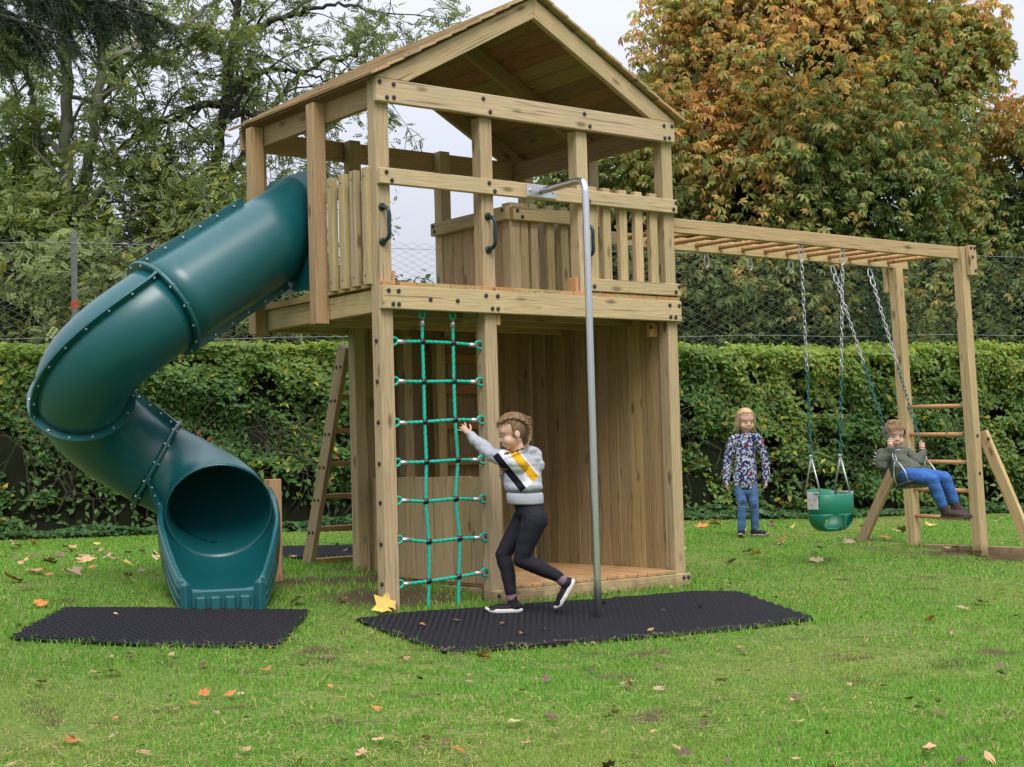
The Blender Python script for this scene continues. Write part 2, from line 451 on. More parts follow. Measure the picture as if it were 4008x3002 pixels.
# side beams under the deck and under the eaves
bx('deck_beam', 0.019, 0.064, 0.146, 1.698, ZD0 - 0.012, ZD1 - 0.018, PINE, tower, (0.92, 0.88, 0.84))
bx('deck_beam', 2.54, 2.585, 0.146, 1.698, ZD0, ZD1 - 0.003, PINE, tower, OLIVE)
bx('deck_beam', 0.02, 2.59, YB + 0.1, YB + 0.145, ZD0, ZD1 - 0.003, PINE, tower, OLIVE)
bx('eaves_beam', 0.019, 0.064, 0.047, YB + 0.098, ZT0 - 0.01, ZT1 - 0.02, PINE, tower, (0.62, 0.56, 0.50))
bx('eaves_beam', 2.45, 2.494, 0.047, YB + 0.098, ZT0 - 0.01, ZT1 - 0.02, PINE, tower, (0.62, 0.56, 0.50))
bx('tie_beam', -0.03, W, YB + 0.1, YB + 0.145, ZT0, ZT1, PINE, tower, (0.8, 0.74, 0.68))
# joists
for y in (0.45, 0.86, 1.28):
    bx('joist', 0.066, 2.51, y, y + 0.045, ZD0 + 0.005, ZD1 - 0.004, PINE, tower, (0.85, 0.8, 0.75))
bx('joist', 0.93, 0.975, 0.146, 0.448, ZD0 - 0.05, ZD1 - 0.006, PINE, tower)
# deck boards run front to back; the cut ends show orange above the front beam
x = 0.005; k = 0
while x < 2.575:
    w_ = 0.131 if x + 0.131 < 2.6 else 2.595 - x
    t = random.choice((ORANGE, (1.0, 0.86, 0.66), (1.0, 0.72, 0.5), (0.92, 0.9, 0.7)))
    y0 = 0.012
    if x < 0.10: y0 = 0.146
    bx('deck_board', x + 0.0015, x + w_ - 0.0015, y0, 1.84, ZD1 + 0.0005, DECK + random.uniform(-0.001, 0.001), PINE, tower, t, 0.002)
    x += w_; k += 1
bx('deck_board', 0.004, 0.098, 0.004, 0.043, ZD1 + 0.001, DECK + 0.0002, PINE, tower, ORANGE, 0.002)
bx('deck_board', -0.006, 0.016, 0.80, 1.552, ZD1 - 0.016, DECK, PINE, tower, (1.0, 0.86, 0.66), 0.002)
bx('cleat', 0.102, 0.135, 0.06, 0.14, DECK + 0.001, DECK + 0.075, PINE, tower, ORANGE)
bx('cleat', 1.64, 1.67, 0.06, 0.14, DECK + 0.001, DECK + 0.11, PINE, tower, ORANGE)
# inner fence round the hatch: rail and plank panel running back, slatted fence running right
bx('handrail', 1.605, 1.65, 0.80, 1.785, ZR0, ZR1, PINE, tower, OLIVE)
bx('post', 1.652, 1.75, 0.812, 0.91, DECK + 0.001, 2.868, PINE, tower)
bx('handrail', 1.655, 2.60, 0.766, 0.811, ZR0 - 0.003, ZR1 - 0.006, PINE, tower, OLIVE)
for xc in (1.79, 1.885, 2.04, 2.18, 2.32, 2.44):
    bx('slat', xc - 0.035, xc + 0.035, 0.813, 0.858, DECK + 0.001, 2.868, PINE, tower, OLIVE)
y = 0.915
while y < 1.68:
    bx('plank', 1.665, 1.683, y, min(y + 0.128, 1.698), DECK + 0.001, ZR0 + 0.03, PINE, tower, (0.92, 0.86, 0.78), 0.003); y += 0.131
for (yy, zz) in ((1.75, 2.81), (1.73, 2.765), (0.84, 2.81)):
    bolt((1.605, yy, zz), (-1, 0, 0), tower)
for (xx, zz) in ((1.69, 2.80), (1.735, 2.755), (2.55, 2.81), (2.53, 2.76)):
    bolt((xx, 0.766, zz), (0, -1, 0), tower)
# right side fence at the back
bx('handrail', 2.55, 2.598, 0.978, 1.70, ZR0, ZR1, PINE, tower, OLIVE)
for yc in (1.08, 1.22, 1.36, 1.50, 1.62):
    bx('slat', 2.503, 2.548, yc - 0.035, yc + 0.035, DECK + 0.001, 2.868, PINE, tower, OLIVE)
bx('cleat', -0.01, 0.016, 0.80, 0.86, 3.02, 3.13, PINE, tower, (0.9, 0.85, 0.5))

# gable rafters, front and back, and one pair half way
XA, SL = 1.288, 0.549
SLV = Vector((1, 0, SL)).normalized()
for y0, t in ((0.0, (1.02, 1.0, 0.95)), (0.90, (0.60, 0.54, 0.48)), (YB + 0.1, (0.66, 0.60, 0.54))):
    zt = 4.136
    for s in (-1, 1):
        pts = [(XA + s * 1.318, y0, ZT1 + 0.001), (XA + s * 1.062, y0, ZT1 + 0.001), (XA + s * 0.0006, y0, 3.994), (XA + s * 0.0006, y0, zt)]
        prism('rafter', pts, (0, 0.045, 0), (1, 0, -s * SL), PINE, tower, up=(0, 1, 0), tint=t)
# roof boards, lapped, running front to back
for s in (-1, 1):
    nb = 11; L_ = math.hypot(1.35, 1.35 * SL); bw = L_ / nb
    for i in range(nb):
        d0, d1 = i * bw, (i + 1) * bw + 0.012
        nx, nz = -s * -SL, 1.0
        nrm = Vector((s * SL, 0, 1)).normalized(); dr = Vector((s, 0, -SL)).normalized()
        base = Vector((XA, 0, 4.150))
        a = base + dr * d0 + nrm * 0.002; b = base + dr * d1 + nrm * 0.010
        mid = (a + b) / 2
        t = random.choice(((0.92, 0.86, 0.84), (1.0, 0.82, 0.74), (0.86, 0.84, 0.84), (0.92, 0.88, 0.86)))
        y0 = -0.045 - random.uniform(0, 0.012)
        lift = nrm * 0.011
        ctr_ = base + dr * (d0 + d1 - 0.012) / 2 - nrm * 0.0005
        board('underside_shade_board', ctr_ + Vector((0, 0.047, 0)), ctr_ + Vector((0, 1.79, 0)), bw - 0.003, 0.012, PINE, tower, up=nrm, tint=tuple(q * random.uniform(0.85, 1.2) for q in (0.48, 0.42, 0.36)), c=0.002)  # added layer: shade under the roof put into the board tint
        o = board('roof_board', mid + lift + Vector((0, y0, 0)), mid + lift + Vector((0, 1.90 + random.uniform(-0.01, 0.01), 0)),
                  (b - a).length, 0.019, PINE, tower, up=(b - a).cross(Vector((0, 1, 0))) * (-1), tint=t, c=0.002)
# den under the right half of the deck: base, floor, walls
bx('base_board', 0.812, W, 0, 0.045, -0.13, 0.094, PINE, tower, (1.05, 1.0, 0.92))
bolts_front([(0.85, 0.06), (2.53, 0.065), (2.575, 0.065), (2.53, -0.0), (2.565, 0.0)])
x = 0.95
while x < 2.50:
    y0 = 0.004 if x + 0.09 < 2.49 else 0.15
    bx('floor_board', x, x + 0.089, y0, 1.69, 0.096, 0.121, PINE, tower, random.choice(((1.12, 0.92, 0.75), (1.05, 0.9, 0.75), (1.12, 0.82, 0.62))), 0.003)
    x += 0.095
def planks(axis, c0, c1, a0, a1, z0, z1, wmin=0.10, wmax=0.14, tint=(0.82, 0.76, 0.66)):
    a = a0
    while a < a1 - 0.03:
        w = min(random.uniform(wmin, wmax), a1 - a); j = random.uniform(0, 0.006); d = random.uniform(0.82, 1.08)
        t = tuple(q * d for q in tint)
        if axis == 'x': bx('plank', a + 0.001, a + w - 0.002, c0 + j, c1 + j, z0, z1 + random.uniform(-0.004, 0.004), PINE, tower, t, 0.003)
        else: bx('plank', c0 + j, c1 + j, a + 0.001, a + w - 0.002, z0, z1 + random.uniform(-0.004, 0.004), PINE, tower, t, 0.003)
        a += w
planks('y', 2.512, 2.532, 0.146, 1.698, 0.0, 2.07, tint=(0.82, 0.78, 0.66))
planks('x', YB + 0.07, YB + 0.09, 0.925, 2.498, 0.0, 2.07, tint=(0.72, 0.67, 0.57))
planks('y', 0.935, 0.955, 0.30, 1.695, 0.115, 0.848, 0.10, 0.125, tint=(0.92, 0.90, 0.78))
bx('rail', 0.957, 1.0, 0.146, 1.69, 0.75, 0.82, PINE, tower, OLIVE)
bx('rail', 0.957, 1.0, 0.146, 1.69, 0.14, 0.21, PINE, tower, OLIVE)
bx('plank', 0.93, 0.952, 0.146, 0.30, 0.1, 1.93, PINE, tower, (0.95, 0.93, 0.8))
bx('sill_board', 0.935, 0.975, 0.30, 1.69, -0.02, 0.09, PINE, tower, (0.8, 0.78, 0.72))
bx('stile', 1.52, 1.60, 1.62, 1.69, 0.12, 1.90, PINE, tower, (0.95, 0.92, 0.8))        # climbing rungs inside the den
bx('stile', 2.05, 2.13, 1.62, 1.69, 0.12, 1.90, PINE, tower, OLIVE)
for z in (0.40, 0.68, 0.96, 1.24, 1.52, 1.76):
    bx('rung', 1.601, 2.049, 1.63, 1.68, z - 0.035, z + 0.035, RAW, tower, (0.6, 0.5, 0.45))
bx('joist', 1.20, 1.28, 1.60, 1.695, 0.12, 1.92, PINE, tower, (0.95, 0.92, 0.82))
bx('bracket_block', 2.42, 2.495, 0.152, 0.20, 1.83, 1.933, PINE, tower, ORANGE)
bolt((2.425, 0.15, 1.90), (0, -1, 0), tower)
bx('bracket_block', 0.93, 0.962, 0.047, 0.11, 1.86, 1.934, PINE, tower, (1.1, 0.9, 0.7))
# grab handles
HANDLE = plain('dark_green_plastic', (0.005, 0.022, 0.024), 0.3, 0.0, 0.08)
for hx, hz0, hz1 in ((0.033, 2.365, 2.59), (0.873, 2.365, 2.59), (1.733, 2.365, 2.59)):
    y = 0.046
    pts = curve_pts([(hx, y - 0.004, hz1), (hx + 0.004, y - 0.035, hz1 - 0.008), (hx + 0.012, y - 0.062, hz1 - 0.035), (hx + 0.012, y - 0.064, (hz0 + hz1) / 2),
                     (hx + 0.012, y - 0.062, hz0 + 0.035), (hx + 0.004, y - 0.035, hz0 + 0.008), (hx, y - 0.004, hz0)], 22)
    h = tube('grab_handle', pts, 0.0135, HANDLE, tower, 10)
    for z in (hz0, hz1):
        b_ = bolt((hx, y, z), (0, -1, 0), tower, 0.026, 0.018); b_.name = 'handle_foot'
        b_.data = b_.data.copy(); b_.data.materials.clear(); b_.data.materials.append(HANDLE)
# ------------------------------------------------------------------ tube slide
TEAL = plain('teal_moulded_plastic', (0.0045, 0.084, 0.093), 0.34, 0.0, 0.16, 3.0, 0.03, spec=0.6)
def slide_path():
    pts, heads, marks = [], [], []
    h = math.radians(180.83); p = np.array((-0.062, 1.189, 2.554 + 0.011))
    for t in np.linspace(0, 1, 8):
        pts.append(p + t * 0.891 * np.array((math.cos(h), math.sin(h), -0.625))); heads.append(h)
    marks.append(len(pts) - 1)
    for turn, R_, s in ((117.9, 0.379, 0.725), (88.09, 0.472, 0.621), (90.47, 0.416, 0.513)):
        p = pts[-1]; hs = heads[-1]; c = p[:2] + R_ * np.array((math.sin(hs), -math.cos(hs)))
        for t in np.linspace(0, 1, 17)[1:]:
            hh = hs - math.radians(turn) * t
            q = c - R_ * np.array((math.sin(hh), -math.cos(hh)))
            pts.append(np.array((*q, p[2] - s * R_ * math.radians(turn) * t))); heads.append(hh)
        marks.append(len(pts) - 1)
    P = np.array(pts)
    T = np.gradient(P, axis=0); T /= np.linalg.norm(T, axis=1)[:, None]
    U = np.array((0, 0, 1.0)) - T * T[:, 2:3]; U /= np.linalg.norm(U, axis=1)[:, None]
    return P, T, U, np.cross(T, U), marks, heads
SP, ST, SU, SS, SMK, SH = slide_path()
slide = thing('tube_slide', 'teal plastic spiral tube slide curling down from the left of the tower', 'slide', (-0.9, 1.3, 0.1))
SR = 0.305
def sring(i, r, a, off=0.0):
    q = SP[i] + ST[i] * off + r * (np.cos(a)[:, None] * SU[i] + np.sin(a)[:, None] * SS[i])
    if i == 0:                                              # the tube starts flush in the upright mouth plate
        q = q + ST[i] * ((0.008 - q[:, :1]) / ST[i][0])
    return q
def shell(i0, i1, r, th=0.008, seg=40):
    a = np.linspace(0, 2 * np.pi, seg, endpoint=False)
    n = i1 - i0 + 1; V = []; F = []
    for rr in (r, r - th):
        for i in range(i0, i1 + 1): V.append(sring(i, rr + 0.058 * max(0.0, (i - len(SP) + 10) / 9) ** 1.5, a))   # flares at the exit
    V = np.concatenate(V)
    for lay in (0, 1):
        o = lay * n * seg
        for i in range(n - 1):
            for j in range(seg):
                q = (o + i * seg + j, o + i * seg + (j + 1) % seg, o + (i + 1) * seg + (j + 1) % seg, o + (i + 1) * seg + j)
                F.append(q if lay == 0 else q[::-1])
    for i in (0, n - 1):
        for j in range(seg):
            F.append((i * seg + j, i * seg + (j + 1) % seg, n * seg + i * seg + (j + 1) % seg, n * seg + i * seg + j))
    return V, F
def collar(i, r0, r1, w, off=0.0, a0=0.0, a1=2 * math.pi, seg=44):
    a = np.linspace(a0, a1, seg + 1)
    prof = [(r0, -w), (r1 - 0.004, -w), (r1, -w * 0.4), (r1, w * 0.4), (r1 - 0.004, w), (r0, w)]
    V = np.concatenate([sring(i, r, a, off + d) for r, d in prof]); m = seg + 1; F = []
    for k in range(len(prof)):
        k2 = (k + 1) % len(prof)
        for j in range(seg): F.append((k * m + j, k * m + j + 1, k2 * m + j + 1, k2 * m + j))
    return V, F
def strip(i0, i1, ang, r0, r1, w):
    """flange standing out of the tube along its length, at angle ang (number or pair)"""
    V, F = [], []; n = i1 - i0 + 1
    for k, i in enumerate(range(i0, i1 + 1)):
        t = k / max(n - 1, 1); a = ang if np.isscalar(ang) else ang[0] + (ang[1] - ang[0]) * t
        d = math.cos(a) * SU[i] + math.sin(a) * SS[i]; e = -math.sin(a) * SU[i] + math.cos(a) * SS[i]
        for r, s in ((r0, -w), (r1, -w), (r1, w), (r0, w)): V.append(SP[i] + d * r + e * s)
    for k in range(n - 1):
        for j in range(4): F.append((k * 4 + j, k * 4 + (j + 1) % 4, k * 4 + 4 + (j + 1) % 4, k * 4 + 4 + j))
    F += [(3, 2, 1, 0), tuple((n - 1) * 4 + j for j in range(4))]
    return np.array(V), F
def sbolt(p, d, parent):
    o = bolt(p, d, parent, 0.009, 0.009); o.data = _sb(); o.name = 'slide_bolt'; return o
_sbm = None
def _sb():
    global _sbm
    if _sbm is None:
        _sbm = _bolt.copy(); _sbm.materials.clear(); _sbm.materials.append(GALV)
    return _sbm
def spart(name, VF, parent, smooth=True):
    V, F = VF; c = V.mean(0)
    me = mesh_np(name, V - c, F, smooth)
    bm = bmesh.new(); bm.from_mesh(me); bmesh.ops.recalc_face_normals(bm, faces=bm.faces); bm.to_mesh(me); bm.free()
    o = obj(name, me, TEAL, parent, Matrix.Translation(Vector(c)))
    return o
sections = []
for k, (i0, i1) in enumerate(((0, SMK[0]), (SMK[0], SMK[1]), (SMK[1], SMK[2]), (SMK[2], SMK[3]))):
    sections.append(spart('tube_section', shell(i0, i1, SR), slide))
for s in sections:
    for p in s.data.polygons: pass
# ring flanges between the sections
for k, i in enumerate(SMK[:3]):
    o = spart('ring_flange', collar(i, SR - 0.002, SR + 0.05, 0.012), sections[k], False)
    for j in range(14):
        a = j * 2 * math.pi / 14 + 0.2
        d = math.cos(a) * SU[i] + math.sin(a) * SS[i]
        for sgn in (-1, 1):
            sbolt(SP[i] + d * (SR + 0.027) + ST[i] * 0.012 * sgn, ST[i] * sgn, slide)
# seams along the tubes
def seam(k, i0, i1, ang, w=0.009, proud=0.048, every=1):
    spart('seam_flange', strip(i0, i1, ang, SR - 0.004, SR + proud, w), sections[k], False)
    n = i1 - i0
    for q in range(i0, i1, every):
        t = (q + 0.5 - i0) / n; a = ang if np.isscalar(ang) else ang[0] + (ang[1] - ang[0]) * t
        i = q; u = (SU[i] + SU[i + 1]) / 2; s = (SS[i] + SS[i + 1]) / 2; c = (SP[i] + SP[i + 1]) / 2
        d = math.cos(a) * u + math.sin(a) * s; e = -math.sin(a) * u + math.cos(a) * s
        for sgn in (-1, 1): sbolt(c + d * (SR + 0.026) + e * w * sgn, e * sgn, slide)
fr = -1.0
seam(0, 1, SMK[0], 0.0); seam(0, 1, SMK[0], math.pi)
seam(1, SMK[0], SMK[1], (-0.75, -2.0), every=2); seam(1, SMK[0], SMK[1], (math.pi - 0.75, math.pi - 2.0), every=2)
seam(2, SMK[1], SMK[2], (0.25, 0.45), every=2)
seam(3, SMK[2], SMK[2] + 7, (1.9, 2.1), every=2)
# mouth plate between the tower posts
a = np.linspace(0, 2 * np.pi, 48, endpoint=False)
inner = sring(0, SR - 0.006, a); inner[:, 0] = 0.003
def sq(t, hw, hh):
    c, s = math.cos(t), math.sin(t); m = max(abs(s) / hw, abs(c) / hh); r = 1 / m
    r = min(r, 1.22 * (hw + hh) / 2)
    return s * r, c * r
outer = np.array([(0.003, 1.173 + sq(t, 0.378, 0.50)[0], 2.565 + sq(t, 0.378, 0.41)[1]) for t in a])
V = np.concatenate((inner, outer, inner + (0.012, 0, 0), outer + (0.012, 0, 0))); F = []
for j in range(48):
    k = (j + 1) % 48
    F += [(j, k, 48 + k, 48 + j), (96 + j, 144 + j, 144 + k, 96 + k), (48 + j, 48 + k, 144 + k, 144 + j), (j, 96 + j, 96 + k, k)]
spart('mouth_plate', (V, F), slide, False)
# exit trough: moulded block lofted from the round tube to the flat ribbed lip
ie = SMK[3]; eh = SH[ie]; ed = np.array((math.cos(eh), math.sin(eh), 0.0)); es = np.array((math.sin(eh), -math.cos(eh), 0.0))   # es: right of heading
ec = SP[ie]
st = [  # along, floor z, wall top z, half width at wall top, skirt bottom z, squareness
    (-0.30, ec[2] - 0.215, ec[2] + 0.15, 0.345, ec[2] - 0.0, 1.0),
    (-0.17, ec[2] - 0.318, ec[2] + 0.075, 0.368, ec[2] - 0.05, 1.0),
    (-0.02, ec[2] - 0.400, ec[2] + 0.005, 0.372, ec[2] - 0.11, 1.0),
    (0.10, ec[2] - 0.452, ec[2] - 0.05, 0.368, ec[2] - 0.17, 0.95),
    (0.20, 0.178, ec[2] - 0.085, 0.358, ec[2] - 0.24, 0.85),
    (0.32, 0.160, 0.525, 0.340, 0.33, 0.62),
    (0.46, 0.155, 0.450, 0.316, 0.25, 0.45),
    (0.64, 0.163, 0.365, 0.280, 0.15, 0.34),
    (0.80, 0.185, 0.295, 0.245, 0.085, 0.28),
    (0.90, 0.200, 0.262, 0.222, 0.05, 0.28)]
rows = []
for (s, zf, zw, hw, zb, sq_) in st:
    base = ec + ed * s
    prof = [(-hw - 0.035, zb), (-hw - 0.035, zw - 0.02), (-hw - 0.025, zw), (-hw - 0.004, zw + 0.002)]
    for q in np.linspace(-math.pi / 2 + 0.05, math.pi / 2 - 0.05, 15):          # trough floor, round at the tube and flat at the lip
        prof.append((hw * math.copysign(abs(math.sin(q)) ** (0.55 + 0.45 * sq_), q), zw - (zw - zf) * math.cos(q) ** sq_))
    prof += [(-x, z) for x, z in prof[:4][::-1]]
    rows.append(np.array([base * (1, 1, 0) + es * x + np.array((0, 0, z)) for x, z in prof]))
base = ec + ed * 0.915
n = len(rows[0])
fl = [(rows[-1][k] * (1, 1, 0) + ed * 0.02 + np.array((0, 0, 0.0 + 0.03))) for k in range(n)]
V = np.concatenate(rows); F = []
for i in range(len(rows) - 1):
    for j in range(n - 1): F.append((i * n + j, i * n + j + 1, (i + 1) * n + j + 1, (i + 1) * n + j))
trough = spart('exit_trough', (V, F), slide)
md = trough.modifiers.new('thick', 'SOLIDIFY'); md.thickness = 0.008; md.offset = 0
b0 = (ec + ed * 0.905) * (1, 1, 0)
def blk(name, s0, s1, x0, x1, z0, z1, parent, bev=0.012):
    c = (ec + ed * (s0 + s1) / 2) * (1, 1, 0) + es * (x0 + x1) / 2 + np.array((0, 0, (z0 + z1) / 2))
    me = box_mesh(s1 - s0, x1 - x0, z1 - z0, bev).copy(); me.materials.clear()
    R = frame(ed, (0, 0, 1)).to_4x4()
    return obj(name, me, TEAL, parent, Matrix.Translation(Vector(c)) @ R)
blk('lip', 0.86, 0.94, -0.20, 0.20, 0.0, 0.205, slide)
blk('end_stub', 0.875, 0.985, -0.262, -0.190, 0.0, 0.268, slide, 0.03)
blk('end_stub', 0.875, 0.985, 0.190, 0.262, 0.0, 0.268, slide, 0.03)
for x in (-0.135, -0.045, 0.045, 0.135):
    blk('lip_rib', 0.942, 0.972, x - 0.033, x + 0.033, 0.0, 0.165, slide, 0.010)
for q in range(3):
    for sg in (1, -1):
        pts = [ec * (1, 1, 0) + ed * s + es * sg * (h + 0.037) + np.array((0, 0, zb + (zw - zb) * (0.2 + 0.28 * q))) for (s, zf, zw, h, zb, sq_) in st[6:]]
        tube('side_rib', pts, 0.008, TEAL, trough, 6)

# short post and bracket that hold the tube
PINE_RED = wood('new_pine_post', (0.50, 0.31, 0.17), (0.40, 0.22, 0.11), (0.42, 0.28, 0.15))
spost = thing('slide_support_post', 'short square timber post bracketed to the slide exit', 'post', (0.05, 1.58, 0.14))
bx('post', 0.0, 0.095, 1.54, 1.635, -0.1, 0.865, PINE_RED, spost)
bx('bracket', -0.015, -0.001, 1.545, 1.60, 0.73, 0.79, GALV, spost, c=0.003)
tube('bracket_rod', [(-0.01, 1.56, 0.765), (-0.05, 1.535, 0.76), (-0.10, 1.51, 0.752)], 0.012, GALV, spost, 8)

# ------------------------------------------------------------------ climbing net
ROPE = plain('green_rope', (0.006, 0.37, 0.265), 0.55, 0.0, 0.18, 120)
BALL = plain('black_rope_clamp', (0.012, 0.012, 0.015), 0.22)
ALU = plain('aluminium_ferrule', (0.62, 0.63, 0.65), 0.35, 0.85, 0.06, 50)
SHK = plain('dark_shackle', (0.10, 0.105, 0.11), 0.4, 0.7)
net = thing('climbing_net', 'green rope climbing net with black clamps hung between two tower posts', 'climbing net', (0.48, 0.095, 0))
def rope(name, ctrl, parent, r=0.0105, pitch=0.042):
    c = curve_pts(ctrl, 200); L_ = np.concatenate(([0], np.cumsum(np.linalg.norm(np.diff(c, axis=0), axis=1))))
    n = max(8, int(L_[-1] / 0.006)); s = np.linspace(0, L_[-1], n)
    P = np.stack([np.interp(s, L_, c[:, k]) for k in range(3)], 1)
    V, F = tube_np(P, r, 12)
    T = np.gradient(P, axis=0); T /= np.linalg.norm(T, axis=1)[:, None]
    V = V.reshape(n, 12, 3)
    ang = np.linspace(0, 2 * np.pi, 12, endpoint=False)
    f = 1 + 0.16 * np.cos(3 * (ang[None, :] - 2 * np.pi * s[:, None] / (3 * pitch)))
    V = (P[:, None] + (V - P[:, None]) * f[..., None]).reshape(-1, 3)
    ctr = V.mean(0)
    return obj(name, mesh_np(name, V - ctr, F, True), ROPE, parent, Matrix.Translation(Vector(ctr)))
def ball(name, p, r, mat, parent, sc_=(1, 1, 1)):
    key = '_ball_' + mat.name
    if key not in globals():
        bm = bmesh.new(); bmesh.ops.create_uvsphere(bm, u_segments=14, v_segments=10, radius=1.0)
        me = bpy.data.meshes.new(name); bm.to_mesh(me); bm.free()
        me.polygons.foreach_set('use_smooth', [True] * len(me.polygons)); me.materials.append(mat); globals()[key] = me
    M = Matrix.Translation(Vector(p)) @ Matrix.Diagonal((r * sc_[0], r * sc_[1], r * sc_[2], 1))
    return link(bpy.data.objects.new(name, globals()[key]), M, parent)
YN = 0.095
zl = (1.735, 1.479, 1.212, 0.957, 0.714, 0.465, 0.183); zr = (1.723, 1.480, 1.224, 0.960, 0.696, 0.445, 0.218)
v1 = ((0.355, 1.90), (0.354, 1.739), (0.356, 1.478), (0.356, 1.217), (0.360, 0.957), (0.348, 0.703), (0.364, 0.442), (0.356, 0.188), (0.345, -0.03))
v2 = ((0.597, 1.90), (0.598, 1.736), (0.596, 1.483), (0.598, 1.229), (0.610, 0.964), (0.587, 0.710), (0.608, 0.449), (0.594, 0.201), (0.583, -0.03))
for k in range(7):
    rope('rope', [(0.19, YN, zl[k]), (v1[k + 1][0], YN, v1[k + 1][1]), (v2[k + 1][0], YN, v2[k + 1][1]), (0.745, YN, zr[k] + (v2[k + 1][1] - zr[k]) * 0.35)], net)
    for (x0, z0, sg) in ((0.185, zl[k], -1), (0.755, zr[k] + (v2[k + 1][1] - zr[k]) * 0.3, 1)):
        tube('ferrule', [(x0 - 0.028, YN, z0), (x0 + 0.028, YN, z0)], 0.0155, ALU, net, 10)
        cx_ = x0 + sg * 0.06; t = np.linspace(0, 2 * np.pi, 24, endpoint=False)
        loop = np.stack((cx_ + 0.036 * np.cos(t), np.full(24, YN), z0 - 0.004 * np.cos(t) * sg + 0.024 * np.sin(t)), 1)
        tube('eye_loop', loop, 0.0095, ROPE, net, 8, closed=True)
        e0 = 0.102 if sg < 0 else 0.826
        tube('eye_bolt', [(cx_ + sg * 0.008, YN, z0), ((cx_ + e0) / 2, YN, z0), (e0, YN, z0)], 0.009, SHK, net, 8)
for v in (v1, v2):
    rope('rope', [(x, YN, z) for x, z in v], net)
    tube('ferrule', [(v[0][0], YN, 1.838), (v[0][0], YN, 1.888)], 0.0155, ALU, net, 10)
    for x, z in v[1:-1]:
        ball('rope_clamp', (x, YN, z), 0.023, BALL, net, (1.05, 0.9, 0.95))
    t = np.linspace(0, 2 * np.pi, 20, endpoint=False)
    tube('eye_loop', np.stack((v[0][0] + 0.02 * np.cos(t), np.full(20, YN), 1.925 + 0.035 * np.sin(t)), 1), 0.0095, ROPE, net, 8, closed=True)

# ------------------------------------------------------------------ fireman's pole
pole = thing('fireman_pole', 'brushed steel sliding pole bent over to a plate on the handrail', 'pole', (1.07, -0.735, -0.08))
PX, PY, PZ = 1.075, -0.735, 2.735
pts = [(1.305, -0.008, 2.79)] + [(1.305 + (PX - 1.305) * t, -0.008 + (PY + 0.008) * t, 2.79 + (PZ - 2.79) * t) for t in (0.3, 0.6, 0.85)]
d = np.array((PX - 1.305, PY + 0.008, 0)); d /= np.linalg.norm(d); rb = 0.085
for q in np.linspace(0.1, 1, 9):
    a_ = q * math.pi / 2
    pts.append(tuple(np.array((PX, PY, PZ)) - d * rb * (1 - math.sin(a_)) + np.array((0, 0, -rb * (1 - math.cos(a_))))))
pts += [(PX, PY, 1.8), (PX, PY, 1.0), (PX, PY, 0.2), (PX, PY, -0.3)]
tube('pole', pts, 0.0235, STEEL, pole, 18)
bx('wall_plate', 1.176, 1.434, -0.007, -0.0005, 2.746, 2.832, GALV, pole, c=0.002)
for x in (1.205, 1.405):
    o = bolt((x, -0.007, 2.79), (0, -1, 0), pole, 0.012, 0.008); o.data = _sb()

